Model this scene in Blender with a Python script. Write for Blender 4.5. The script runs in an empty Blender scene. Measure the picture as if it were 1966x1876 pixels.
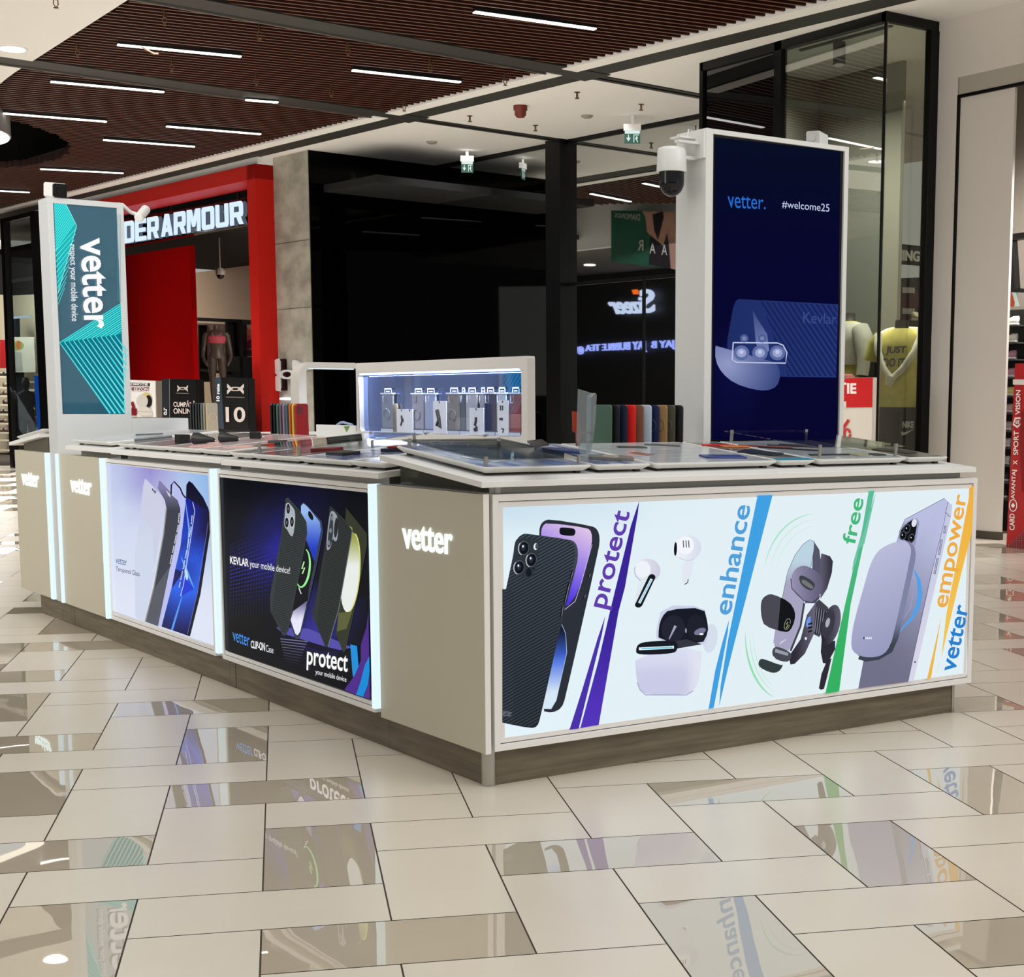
import bpy, bmesh, math, random
from mathutils import Vector, Matrix, noise
random.seed(7)
SC = bpy.context.scene
COL = SC.collection
# ------------------------------------------------------------------ camera
FP, PPX, PPY, PIT, ROL, AZ, CH = 3004.84, 1243.05, 1180.22, .133237, -.0038864, .940991, 1.25
def _rot():
    cp, sp = math.cos(PIT), math.sin(PIT)
    r = Vector((1, 0, 0)); f = Vector((0, cp, -sp)); d = Vector((0, -sp, -cp))
    cr, sr = math.cos(ROL), math.sin(ROL)
    return r * cr + d * sr, d * cr - r * sr, f
_r, _d, _f = _rot()
_ex = Vector((math.sin(AZ), math.cos(AZ), 0)); _ey = Vector((-math.cos(AZ), math.sin(AZ), 0))
def _w(v): return Vector((v.dot(_ex), v.dot(_ey), v.z))
CR, CD, CF = _w(_r), _w(_d), _w(_f)
def ray(u, v): return CR * ((u - PPX) / FP) + CD * ((v - PPY) / FP) + CF
_q = ray(936, 1510)
CAM = _q * (-CH / -_q.z); CAM.z = CH
cam = bpy.data.cameras.new('camera'); co = bpy.data.objects.new('camera', cam); COL.objects.link(co)
cam.sensor_width = 36; cam.lens = FP / 1966 * 36
cam.shift_x = (983 - PPX) / 1966; cam.shift_y = (PPY - 938) / 1966
cam.clip_start = .05; cam.clip_end = 200
co.matrix_world = Matrix(((CR.x, -CD.x, -CF.x, CAM.x), (CR.y, -CD.y, -CF.y, CAM.y), (CR.z, -CD.z, -CF.z, CAM.z), (0, 0, 0, 1)))
SC.camera = co
# ------------------------------------------------------------------ world, light, exposure
SC.view_settings.view_transform = 'Standard'; SC.view_settings.look = 'None'
SC.view_settings.exposure = 0; SC.view_settings.gamma = 1
SC.cycles.max_bounces = 8; SC.cycles.diffuse_bounces = 3; SC.cycles.glossy_bounces = 4
SC.cycles.transmission_bounces = 4; SC.cycles.transparent_max_bounces = 12
SC.cycles.caustics_reflective = False; SC.cycles.caustics_refractive = False
SC.cycles.sample_clamp_indirect = 4
w = bpy.data.worlds.new('world'); SC.world = w; w.use_nodes = True
w.node_tree.nodes['Background'].inputs[0].default_value = (1, .98, .95, 1)
w.node_tree.nodes['Background'].inputs[1].default_value = .36
ANG = math.radians(5.56)
MX = Vector((math.cos(ANG), math.sin(ANG), 0)); MY = Vector((-MX.y, MX.x, 0))
MM = Matrix(((MX.x, MY.x, 0, 0), (MX.y, MY.y, 0, 0), (0, 0, 1, 0), (0, 0, 0, 1)))
def M(a, b, z=0): return MX * a + MY * b + Vector((0, 0, z))
def lamp(name, loc, target, sx, sy, power, color=(1, 1, 1), spread=math.pi):
    l = bpy.data.lights.new(name, 'AREA'); l.shape = 'RECTANGLE'; l.size = sx; l.size_y = sy; l.energy = power
    l.color = color; l.spread = spread
    o = bpy.data.objects.new(name, l); COL.objects.link(o); o.location = loc
    o.rotation_euler = (Vector(target) - Vector(loc)).to_track_quat('-Z', 'Y').to_euler(); return o
# daylight from the atrium roof above and beside the kiosk, gallery light, then added fill lamps
SPR = math.radians(105)
lamp('atrium_skylight', (-1.5, -3.0, 9.5), (-1.2, -2.0, 0), 9, 9, 330, (1, .99, .975), math.radians(140))
lamp('gallery_light', (5.5, -7.5, 6.2), (2.2, 0, .8), 7, 3, 300, (1, .99, .98))
lamp('corridor_fill_near', M(5.4, 9.5, 4.8), M(5.4, 9.5, 0), 4.5, 8, 400, (.98, .985, 1), SPR)  # added fill below the slats, no fitting; narrow spread keeps it out of reflections
lamp('corridor_fill_far', M(5.2, 20.5, 4.5), M(5.2, 20.5, 0), 4.5, 11, 560, (.98, .985, 1), SPR)  # second added fill, brightens the far floor and soffit
lamp('recess_fill', M(9.8, 12.2, 4.83), M(9.8, 12.2, 0), 1.2, 7, 150, (.98, .985, 1), SPR)  # added fill to lift the recess floor and soffit, stands for no fitting
lamp('opposite_side_fill', M(-4.5, 5, 3.0), M(9, 14.5, 2.6), 10, 3, 200, (1, .98, .95), math.radians(120))  # added fill aimed at the shopfronts, no lit shop behind it
# ------------------------------------------------------------------ helpers
def lin(c): return tuple(((x / 255) / 12.92 if x / 255 <= .04045 else ((x / 255 + .055) / 1.055) ** 2.4) for x in c[:3])
MAT = {}
def mat(name, c, rough=.5, metal=0., emit=0., spec=.5, alpha=1., coat=0., tr=0.):
    if name in MAT: return MAT[name]
    m = bpy.data.materials.new(name); m.use_nodes = True; b = m.node_tree.nodes['Principled BSDF']
    col = lin(c) + (1,)
    b.inputs['Base Color'].default_value = col if not emit else (lin((40, 40, 40)) + (1,))
    b.inputs['Roughness'].default_value = rough; b.inputs['Metallic'].default_value = metal
    b.inputs['Specular IOR Level'].default_value = spec; b.inputs['Coat Weight'].default_value = coat
    b.inputs['Transmission Weight'].default_value = tr
    if alpha < 1: b.inputs['Alpha'].default_value = alpha
    if emit: b.inputs['Emission Color'].default_value = col; b.inputs['Emission Strength'].default_value = emit
    MAT[name] = m; return m
def glass(name, tint, refl, rough=0.0, rtint=(255, 255, 255)):
    if name in MAT: return MAT[name]
    m = bpy.data.materials.new(name); m.use_nodes = True; nt = m.node_tree; nt.nodes.clear()
    o = nt.nodes.new('ShaderNodeOutputMaterial'); mx = nt.nodes.new('ShaderNodeMixShader'); fr = nt.nodes.new('ShaderNodeLayerWeight')
    t = nt.nodes.new('ShaderNodeBsdfTransparent'); g = nt.nodes.new('ShaderNodeBsdfGlossy')
    t.inputs[0].default_value = lin(tint) + (1,); g.inputs[0].default_value = lin(rtint) + (1,); g.inputs['Roughness'].default_value = rough
    fr.inputs[0].default_value = .5; pw = nt.nodes.new('ShaderNodeMath'); pw.operation = 'POWER'; pw.inputs[1].default_value = 5
    nt.links.new(fr.outputs['Facing'], pw.inputs[0])
    ad = nt.nodes.new('ShaderNodeMath'); ad.operation = 'ADD'; ad.use_clamp = True; ad.inputs[1].default_value = refl + .02
    nt.links.new(pw.outputs[0], ad.inputs[0]); nt.links.new(ad.outputs[0], mx.inputs[0])
    nt.links.new(t.outputs[0], mx.inputs[1]); nt.links.new(g.outputs[0], mx.inputs[2]); nt.links.new(mx.outputs[0], o.inputs[0])
    MAT[name] = m; return m
def noisy(name, c1, c2, scale, rough=.6, stretch=(1, 1, 1), bump=0, detail=6, ramp=(.35, .65), spec=.5, rot=0):
    if name in MAT: return MAT[name]
    m = mat(name, c1, rough, spec=spec); nt = m.node_tree; b = nt.nodes['Principled BSDF']
    tc = nt.nodes.new('ShaderNodeTexCoord'); mp = nt.nodes.new('ShaderNodeMapping'); n = nt.nodes.new('ShaderNodeTexNoise'); r = nt.nodes.new('ShaderNodeValToRGB')
    mp.inputs['Scale'].default_value = stretch; mp.inputs['Rotation'].default_value = (0, 0, rot)
    n.inputs['Scale'].default_value = scale; n.inputs['Detail'].default_value = detail
    r.color_ramp.elements[0].position = ramp[0]; r.color_ramp.elements[1].position = ramp[1]
    r.color_ramp.elements[0].color = lin(c1) + (1,); r.color_ramp.elements[1].color = lin(c2) + (1,)
    nt.links.new(tc.outputs['Object'], mp.inputs[0]); nt.links.new(mp.outputs[0], n.inputs[0]); nt.links.new(n.outputs[0], r.inputs[0]); nt.links.new(r.outputs[0], b.inputs['Base Color'])
    if bump:
        bp = nt.nodes.new('ShaderNodeBump'); bp.inputs['Strength'].default_value = bump; nt.links.new(n.outputs[0], bp.inputs['Height']); nt.links.new(bp.outputs[0], b.inputs['Normal'])
    return m
def attr_mat(name, lit, strength=1., rough=.3, spec=.3):
    m = mat(name, (0, 0, 0), rough, spec=spec); nt = m.node_tree; b = nt.nodes['Principled BSDF']
    a = nt.nodes.new('ShaderNodeAttribute'); a.attribute_name = 'Col'
    if lit:
        b.inputs['Base Color'].default_value = (0, 0, 0, 1)
        nt.links.new(a.outputs['Color'], b.inputs['Emission Color']); b.inputs['Emission Strength'].default_value = strength
    else: nt.links.new(a.outputs['Color'], b.inputs['Base Color'])
    return m
class MB:
    def __init__(s, xf=None): s.v = []; s.f = []; s.m = []; s.xf = xf; s.sm = set()
    def add(s, vs, fs, mi=0, smooth=False):
        o = len(s.v)
        s.v += [tuple(s.xf @ Vector(p)) if s.xf else tuple(p) for p in vs]
        for f in fs:
            if smooth: s.sm.add(len(s.f))
            s.f.append([i + o for i in f]); s.m.append(mi)
        return s
    def box(s, x0, x1, y0, y1, z0, z1, mi=0):
        x0, x1 = min(x0, x1), max(x0, x1); y0, y1 = min(y0, y1), max(y0, y1); z0, z1 = min(z0, z1), max(z0, z1)
        v = [(x, y, z) for z in (z0, z1) for y in (y0, y1) for x in (x0, x1)]
        return s.add(v, [(0, 2, 3, 1), (4, 5, 7, 6), (0, 1, 5, 4), (2, 6, 7, 3), (0, 4, 6, 2), (1, 3, 7, 5)], mi)
    def hexa(s, lo, hi, mi=0):  # two matching loops
        n = len(lo); v = list(lo) + list(hi)
        f = [list(range(n))[::-1], list(range(n, 2 * n))] + [(i, (i + 1) % n, n + (i + 1) % n, n + i) for i in range(n)]
        return s.add(v, f, mi)
    def prism(s, loop, d, mi=0):
        d = Vector(d); return s.hexa([Vector(p) for p in loop], [Vector(p) + d for p in loop], mi)
    def tube(s, pts, r, n=10, mi=0, cap=True):
        pts = [Vector(p) for p in pts]; rs = r if isinstance(r, (list, tuple)) else [r] * len(pts); v = []; f = []
        up = None
        for i, p in enumerate(pts):
            t = (pts[min(i + 1, len(pts) - 1)] - pts[max(i - 1, 0)]).normalized()
            if up is None: up = Vector((0, 0, 1)) if abs(t.z) < .9 else Vector((1, 0, 0))
            a = t.cross(up).normalized(); b = a.cross(t).normalized(); up = b
            for k in range(n):
                an = 2 * math.pi * k / n; v.append(p + (a * math.cos(an) + b * math.sin(an)) * rs[i])
        for i in range(len(pts) - 1):
            for k in range(n): f.append((i * n + k, i * n + (k + 1) % n, (i + 1) * n + (k + 1) % n, (i + 1) * n + k))
        s.add(v, f, mi, True)
        if cap: s.add([v[k] for k in range(n)], [list(range(n))], mi); s.add([v[-n + k] for k in range(n)], [list(range(n))[::-1]], mi)
        return s
    def loft(s, secs, n=16, mi=0, cap=True, power=2.):  # sections (cx,cy,z,rx,ry)
        v = []; f = []
        for cx, cy, z, rx, ry in secs:
            for k in range(n):
                a = 2 * math.pi * k / n; c, q = math.cos(a), math.sin(a); e = 2 / power
                v.append((cx + rx * math.copysign(abs(c) ** e, c), cy + ry * math.copysign(abs(q) ** e, q), z))
        for i in range(len(secs) - 1):
            for k in range(n): f.append((i * n + k, i * n + (k + 1) % n, (i + 1) * n + (k + 1) % n, (i + 1) * n + k))
        s.add(v, f, mi, True)
        if cap: s.add(v[:n], [list(range(n))[::-1]], mi); s.add(v[-n:], [list(range(n))], mi)
        return s
    def build(s, name, mats, parent=None, bevel=0, seg=2):
        me = bpy.data.meshes.new(name)
        me.from_pydata(s.v, [], s.f); me.update()
        for m in (mats if isinstance(mats, (list, tuple)) else [mats]): me.materials.append(m)
        me.polygons.foreach_set('material_index', s.m)
        for i in s.sm: me.polygons[i].use_smooth = True
        o = bpy.data.objects.new(name, me); COL.objects.link(o)
        if parent: o.parent = parent; o.matrix_parent_inverse = parent.matrix_world.inverted()
        if bevel:
            b = o.modifiers.new('bevel', 'BEVEL'); b.width = bevel; b.segments = seg; b.limit_method = 'ANGLE'
        return o
def tag(o, label=None, cat=None, group=None, kind=None):
    if label: o['label'] = label
    if cat: o['category'] = cat
    if group: o['group'] = group
    if kind: o['kind'] = kind
    return o
def thing(name, label, cat, loc, group=None):
    o = bpy.data.objects.new(name, None); COL.objects.link(o); o.empty_display_size = .05
    o.matrix_world = Matrix.Translation(Vector(loc)); return tag(o, label, cat, group)
def struct(o): o['kind'] = 'structure'; return o
X, Y, Z = Vector((1, 0, 0)), Vector((0, 1, 0)), Vector((0, 0, 1))
def hit(u, v, n, c):
    d = ray(u, v); n = Vector(n); return CAM + d * ((c - n.dot(CAM)) / n.dot(d))
def hx(u, v, c): return hit(u, v, X, c)
def hy(u, v, c): return hit(u, v, Y, c)
def hz(u, v, c): return hit(u, v, Z, c)
def ma(u, v, c): return hit(u, v, MX, c)
def mb_(u, v, c): return hit(u, v, MY, c)
def mc(p): return p.dot(MX), p.dot(MY), p.z
# ---- flat printed artwork: coloured polygons stacked a fraction of a millimetre apart on their panel
def crop(x0, y0, s): return lambda x, y: (x0 + x / s, y0 + y / s)
def clip(sub, cl):
    def area(p): return sum(p[i][0] * p[(i + 1) % len(p)][1] - p[(i + 1) % len(p)][0] * p[i][1] for i in range(len(p)))
    if area(cl) < 0: cl = cl[::-1]
    out = list(sub)
    for i in range(len(cl)):
        a, b = cl[i], cl[(i + 1) % len(cl)]; inp = out; out = []
        if not inp: break
        sd = lambda p: (b[0] - a[0]) * (p[1] - a[1]) - (b[1] - a[1]) * (p[0] - a[0])
        for j in range(len(inp)):
            p, q = inp[j], inp[(j + 1) % len(inp)]; sp, sq = sd(p), sd(q)
            if sp >= 0: out.append(p)
            if sp * sq < 0: t = sp / (sp - sq); out.append((p[0] + (q[0] - p[0]) * t, p[1] + (q[1] - p[1]) * t))
    return out
def ell(cx, cy, rx, ry, rot=0, a0=0, a1=360, n=28):
    r = math.radians(rot); o = []
    for k in range(n + (a1 - a0 < 360)):
        a = math.radians(a0 + (a1 - a0) * k / n); x, y = rx * math.cos(a), ry * math.sin(a)
        o.append((cx + x * math.cos(r) - y * math.sin(r), cy + x * math.sin(r) + y * math.cos(r)))
    return o
def smooth(pts, it=2):
    for _ in range(it):
        o = []
        for i in range(len(pts)):
            p, q = pts[i], pts[(i + 1) % len(pts)]
            o += [(p[0] * .75 + q[0] * .25, p[1] * .75 + q[1] * .25), (p[0] * .25 + q[0] * .75, p[1] * .25 + q[1] * .75)]
        pts = o
    return pts
def lerpc(a, b, t): t = max(0, min(1, t)); return tuple(a[i] + (b[i] - a[i]) * t for i in range(3))
_tc = {}
def glyphs(s, bold=0., shear=0., sp=1.):
    k = (s, bold, shear, sp)
    if k not in _tc:
        cu = bpy.data.curves.new('t', 'FONT'); cu.body = s; cu.offset = bold; cu.shear = shear; cu.space_character = sp; cu.resolution_u = 4
        ob = bpy.data.objects.new('t', cu); COL.objects.link(ob); dg = bpy.context.evaluated_depsgraph_get()
        me = bpy.data.meshes.new_from_object(ob.evaluated_get(dg))
        vs = [(v.co.x, v.co.y) for v in me.vertices]; fs = [list(p.vertices) for p in me.polygons]
        bpy.data.objects.remove(ob); bpy.data.curves.remove(cu); bpy.data.meshes.remove(me)
        xs = [p[0] for p in vs]; ys = [p[1] for p in vs]; a, b, c, d = min(xs), max(xs), min(ys), max(ys)
        _tc[k] = ([((x - a) / (b - a), (y - c) / (d - c)) for x, y in vs], fs)
    return _tc[k]
class Art:
    def __init__(s, n, c, cv=None, step=.00005, side=-1):
        s.n = Vector(n); s.c = c; s.cv = cv or (lambda x, y: (x, y)); s.v = []; s.f = []; s.col = []; s.lay = 0; s.step = step; s.side = side
    def w(s, p, k=None):
        u = s.cv(*p); return hit(u[0], u[1], s.n, s.c) + s.n * s.side * s.step * (s.lay if k is None else k)
    def poly(s, pts, col, sub=0, sm=0, cl=None):
        if sm: pts = smooth(pts, sm)
        if cl: pts = clip(pts, cl)
        if len(pts) < 3: return s
        s.lay += 1
        bm = bmesh.new(); vs = [bm.verts.new((p[0], p[1], 0)) for p in pts]
        try: bm.faces.new(vs)
        except ValueError: bm.free(); return s
        if len(pts) > 4 or callable(col): bmesh.ops.triangulate(bm, faces=bm.faces[:])
        if sub: bmesh.ops.subdivide_edges(bm, edges=bm.edges[:], cuts=sub, use_grid_fill=True)
        o = len(s.v); bm.verts.index_update(); pp = [(v.co.x, v.co.y) for v in bm.verts]
        s.v += [s.w(p) for p in pp]
        for f in bm.faces:
            idx = [v.index for v in f.verts]; s.f.append([i + o for i in idx])
            s.col += [lin(col(*pp[i]) if callable(col) else col) for i in idx]
        bm.free(); return s
    def line(s, pts, wd, col, cl=None):
        L = []; R = []
        for i, p in enumerate(pts):
            a, b = pts[max(i - 1, 0)], pts[min(i + 1, len(pts) - 1)]; dx, dy = b[0] - a[0], b[1] - a[1]; l = math.hypot(dx, dy) or 1
            ww = (wd[i] if isinstance(wd, (list, tuple)) else wd) / 2; L.append((p[0] - dy / l * ww, p[1] + dx / l * ww)); R.append((p[0] + dy / l * ww, p[1] - dx / l * ww))
        s.lay += 1
        for i in range(len(pts) - 1):
            q = [L[i], L[i + 1], R[i + 1], R[i]]
            if cl: q = clip(q, cl)
            if len(q) < 3: continue
            o = len(s.v); s.v += [s.w(p) for p in q]; s.f.append(list(range(o, o + len(q)))); s.col += [lin(col)] * len(q)
        return s
    def many(s, polys, col, cl=None):
        s.lay += 1
        for q in polys:
            if cl: q = clip(q, cl)
            if len(q) < 3: continue
            o = len(s.v); s.v += [s.w(p) for p in q]; s.f.append(list(range(o, o + len(q)))); s.col += [lin(col)] * len(q)
        return s
    def text(s, t, q, col, bold=0., shear=0., sp=1.):
        vs, fs = glyphs(t, bold, shear, sp); s.lay += 1; o = len(s.v)
        TL, TR, BR, BL = q
        for x, y in vs:
            top = (TL[0] + (TR[0] - TL[0]) * x, TL[1] + (TR[1] - TL[1]) * x); bot = (BL[0] + (BR[0] - BL[0]) * x, BL[1] + (BR[1] - BL[1]) * x)
            s.v.append(s.w((bot[0] + (top[0] - bot[0]) * y, bot[1] + (top[1] - bot[1]) * y)))
        for f in fs: s.f.append([i + o for i in f]); s.col += [lin(col)] * len(f)
        return s
    def build(s, name, m, parent=None):
        me = bpy.data.meshes.new(name); me.from_pydata([tuple(p) for p in s.v], [], s.f); me.update(); me.materials.append(m)
        if len(me.loops) == len(s.col):
            ca = me.color_attributes.new('Col', 'FLOAT_COLOR', 'CORNER')
            ca.data.foreach_set('color', [x for c in s.col for x in (*c, 1.)])
        else: print('ART LOOP MISMATCH', name, len(me.loops), len(s.col))
        o = bpy.data.objects.new(name, me); COL.objects.link(o)
        if parent: o.parent = parent; o.matrix_parent_inverse = parent.matrix_world.inverted()
        return o
def text3d(mb, t, q, depth, n, mi=0, bold=0., shear=0., sp=1., side_mi=None):
    """solid letters: q = four world corners TL,TR,BR,BL; n = outward normal"""
    vs, fs = glyphs(t, bold, shear, sp); TL, TR, BR, BL = [Vector(p) for p in q]; n = Vector(n) * depth
    P = [BL.lerp(BR, x).lerp(TL.lerp(TR, x), y) for x, y in vs]; N = len(P)
    ed = {}
    for f in fs:
        for i in range(len(f)): e = (f[i], f[(i + 1) % len(f)]); ed[e] = ed.get(e, 0) + 1
    mb.add(P + [p + n for p in P], [[i + N for i in f] for f in fs], mi)
    bd = [e for e in ed if (e[1], e[0]) not in ed]
    mb.add(P + [p + n for p in P], [(a, b, b + N, a + N) for a, b in bd], mi if side_mi is None else side_mi)
LIT = attr_mat('backlit_print', True, 1.0, .15, .03)
PRINT = attr_mat('matt_print', False, 1, .45, .3)
# ------------------------------------------------------------------ materials
WHITE = mat('white_laminate', (238, 237, 234), .35)
TRIMW = mat('white_metal', (240, 238, 236), .3)
BEIGE = noisy('beige_laminate', (196, 190, 170), (201, 195, 176), 900, .45, detail=2)
LED = mat('led_diffuser', (224, 246, 252), emit=1.02)
STEEL = mat('brushed_steel', (185, 182, 175), .28, 1.)
DKMETAL = mat('dark_metal', (70, 70, 64), .35, .6)
BLACK = mat('black_plastic', (14, 14, 15), .4)
BLKGLOSS = mat('black_gloss', (6, 6, 7), .08)
PLINTH = noisy('wood_plinth', (92, 82, 66), (124, 113, 93), 3.2, .5, (1, 1, 14), detail=9, ramp=(.3, .7))
ACR = glass('acrylic', (247, 250, 250), .04)
# ================================================================== SETTING
ZC = 4.86
FC_ = math.radians(67.07)
FA = Vector((math.cos(FC_), math.sin(FC_), 0)); FB = Vector((FA.y, -FA.x, 0))
def tile_of(q, p):
    UQ, UP = .3085, .3068
    i = math.floor((q + .094) / UQ); k = math.floor((p + .073) / UP)
    # column i lies between joints i and i+1; horizontal tile centred on joint j where k = -2-j (mod 4)
    if (k + 2 + i) % 4 == 0: return ('h', i, k)
    if (k + 2 + i + 1) % 4 == 0: return ('h', i + 1, k)
    m = (k + 2 + i) % 4   # 1 or 2
    return ('v', i, k - (m - 1))
PLX = [(370, 1365), (425, 1432), (600, 1515), (610, 1640), (140, 1645), (40, 1530), (70, 1425), (100, 1810), (750, 1810), (1150, 1640), (1430, 1515), (1690, 1640), (1370, 1800), (1850, 1520), (1880, 1825), (60, 1300), (20, 1255), (30, 1355), (1910, 1215), (1900, 1350), (1925, 1120), (560, 1352), (960, 1480), (250, 1290)]
polished = set()
for u, v in PLX[:21]:
    p = hz(u, v, 0); polished.add(tile_of(p.dot(FB), p.dot(FA)))
def floor_mats():
    a = noisy('porcelain_satin', (215, 205, 187), (220, 210, 193), 1.6, .27, spec=.55); b = noisy('porcelain_polished', (186, 174, 153), (191, 179, 158), 1.3, .012, spec=.55)
    b.node_tree.nodes['Principled BSDF'].inputs['IOR'].default_value = 2.0; nt = b.node_tree; n = nt.nodes.new('ShaderNodeTexNoise'); n.inputs['Scale'].default_value = 2.2; n.inputs['Detail'].default_value = 1.5
    tc = nt.nodes.new('ShaderNodeTexCoord'); bp = nt.nodes.new('ShaderNodeBump'); bp.inputs['Strength'].default_value = .06; bp.inputs['Distance'].default_value = .02
    nt.links.new(tc.outputs['Object'], n.inputs[0]); nt.links.new(n.outputs[0], bp.inputs['Height']); nt.links.new(bp.outputs[0], nt.nodes['Principled BSDF'].inputs['Normal'])
    return [mat('grout', (70, 60, 52), .8), a, b]
mb = MB()
mb.add([(-16, -14, -.002), (26, -14, -.002), (26, 48, -.002), (-16, 48, -.002)], [(0, 1, 2, 3)], 0)
UQ, UP, g = .3085, .3068, .0022
for i in range(-34, 70):
    for k in range(-42, 130):
        for kind in ('h', 'v'):
            if kind == 'h' and (k + 2 + i) % 4: continue
            if kind == 'v' and (k + 2 + i) % 4 != 1: continue
            q0, q1 = (i - 1, i + 1) if kind == 'h' else (i, i + 1); p0, p1 = (k, k + 1) if kind == 'h' else (k, k + 2)
            q0, q1, p0, p1 = q0 * UQ - .094 + g, q1 * UQ - .094 - g, p0 * UP - .073 + g, p1 * UP - .073 - g
            c = FB * (q0 + q1) / 2 + FA * (p0 + p1) / 2
            if (c - CAM).length > 34 or (c - CAM).dot(FA) < -4: continue
            r = random.Random(i * 977 + k * 31 + (kind == 'h')).random()
            far = (c - Vector((CAM.x, CAM.y, 0))).length
            rel = c - CAM; dd = rel.dot(CF); uu = PPX + FP * rel.dot(CR) / dd if dd > .5 else -999
            pol = (kind, i, k) in polished or (r < .3 and (far > 8.5 or far < 2.2 or not -60 < uu < 2026))
            mb.add([FB * q + FA * p for q, p in ((q0, p0), (q1, p0), (q1, p1), (q0, p1))], [(3, 2, 1, 0) if False else (0, 1, 2, 3)], 2 if pol else 1)
fl = struct(mb.build('floor', floor_mats()))
# ---- slatted ceiling
SD = math.radians(-8.94); S1 = Vector((math.cos(SD), math.sin(SD), 0)); S2 = Vector((-S1.y, S1.x, 0))
BEAMS = [(9.56, 9.92), (13.12, 13.5)]
def in_hole(a, b):
    return (a - 3.0) ** 2 + (b - 19.9) ** 2 < 3.4 ** 2
def white_side(a, b):      # plasterboard ceiling beyond a curved edge
    return a < 3.25 + (b - 9.6) * .10 + max(0, b - 14) * .05 and b < 15.2
def slat_ok(p):
    a, b = p.dot(MX), p.dot(MY)
    if a > 7.99 or b > 38 or (p - CAM).length < 11.2 or a < -1: return False
    if a < 2.8 and b > 24: return False
    if (p - CAM).dot(CF) < 9.5: return False
    if in_hole(a, b) or white_side(a, b): return False
    return not any(l < b < h for l, h in BEAMS)
mb = MB(); slatW = .03
k = -40
for k in range(-20, 400):
    off = k * .125; seg = None
    for j in range(0, 420):
        p = S1 * (-12 + j * .06) + S2 * off; ok = slat_ok(p)
        if ok and seg is None: seg = p
        if (not ok or j == 419) and seg is not None:
            a, b = seg, p
            if (b - a).length > .1:
                h = S2 * slatW / 2; lo = [a - h, b - h, b + h, a + h]
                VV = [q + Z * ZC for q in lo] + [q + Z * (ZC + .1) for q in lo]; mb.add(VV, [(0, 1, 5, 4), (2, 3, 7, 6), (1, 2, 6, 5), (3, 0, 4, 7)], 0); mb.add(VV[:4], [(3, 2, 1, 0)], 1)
            seg = None
SLAT = noisy('walnut_slat', (46, 12, 6), (36, 9, 4), 3, .45)
sl = struct(mb.build('ceiling', [SLAT, mat('slat_lit_underside', (108, 66, 44), .5)]))  # floor-bounced light painted in: undersides lighter, sides darker
mb = MB(MM)
for i in range(-2, 17):
    for j in range(6, 80):
        if (i * .5 + .25 - 3) ** 2 + (j * .5 + .25 - 19.9) ** 2 > 3.75 ** 2: mb.add([(i * .5, j * .5, ZC + .16), (i * .5 + .5, j * .5, ZC + .16), (i * .5 + .5, j * .5 + .5, ZC + .16), (i * .5, j * .5 + .5, ZC + .16)], [(0, 1, 2, 3)])
bk = struct(mb.build('ceiling', mat('plenum_black', (12, 10, 10), .9)))
# round opening lining
mb = MB(MM); n = 64
ring = [(3.0 + 4.1 * math.cos(2 * math.pi * i / n), 19.9 + 4.1 * math.sin(2 * math.pi * i / n)) for i in range(n)]
mb.add([(a, b, ZC + .16) for a, b in ring] + [(a, b, ZC + 1.2) for a, b in ring], [(i, (i + 1) % n, n + (i + 1) % n, n + i) for i in range(n)])
mb.add([(a, b, ZC + 1.2) for a, b in ring], [list(range(n))])
struct(mb.build('ceiling', mat('opening_lining', (18, 16, 15), .8)))
# white plasterboard area with curved edge
mb = MB(MM)
edge = [(3.25 + (b - 9.6) * .10 + max(0, b - 14) * .05, b) for b in [3 + .4 * i for i in range(31)]]
for (b0, b1) in ((3, 9.56), (9.92, 13.12), (13.5, 15.2)):
    e = [(a, b) for a, b in edge if b0 < b < b1]; f = lambda b: 3.25 + (b - 9.6) * .10 + max(0, b - 14) * .05
    e = [(f(b0), b0)] + e + [(f(b1), b1)]; loop = [(-3, b0)] + e + [(-3, b1)]
    mb.prism([(a, b, ZC - .02) for a, b in loop], (0, 0, .12))
PLASTER = mat('ceiling_plaster', (244, 243, 242), .8)
struct(mb.build('ceiling', PLASTER))
# beams
for n_, (b0, b1) in enumerate(BEAMS):
    mb = MB(MM); mb.box(-3, 8.6, b0 - .03, b1 + .05, ZC - .012, ZC + .1, 0); mb.box(-3, 8.0, b1 - .02, b1 + .01, ZC - .03, ZC + .02, 1)
    mb.box(8.6, 10.9, (b0 + b1) / 2 - .1, (b0 + b1) / 2 - .03, ZC - .012, ZC + .02, 0); mb.box(8.6, 10.9, (b0 + b1) / 2 + .03, (b0 + b1) / 2 + .1, ZC - .012, ZC + .02, 0)
    struct(mb.build('trim_%d' % (n_ + 1), [mat('beam_grey', (34, 32, 28), .6), mat('beam_edge', (90, 86, 82), .5)]))
# soffit with light slot
mb = MB(MM)
for b0, b1 in ((-4, 9.62), (9.88, 13.15), (13.42, 40)):
    mb.box(7.99, 8.2, b0, b1, ZC - .02, ZC + .1); 
    mb.box(8.56, 16, b0, b1, ZC, ZC + .1)
mb.box(8.6, 16, 9.62, 9.66, ZC, ZC + .1); mb.box(8.6, 16, 9.8, 9.88, ZC, ZC + .1)
mb.box(8.6, 16, 13.15, 13.24, ZC, ZC + .1); mb.box(8.6, 16, 13.36, 13.42, ZC, ZC + .1)
struct(mb.build('ceiling', PLASTER))
mb = MB(MM); mb.box(8.2, 8.56, -4, 40, ZC - .004, ZC + .2); mb.box(8.6, 16, 9, 14, ZC + .12, ZC + .16)
struct(mb.build('trim_3', mat('slot_dark', (34, 36, 28), .7)))
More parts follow.
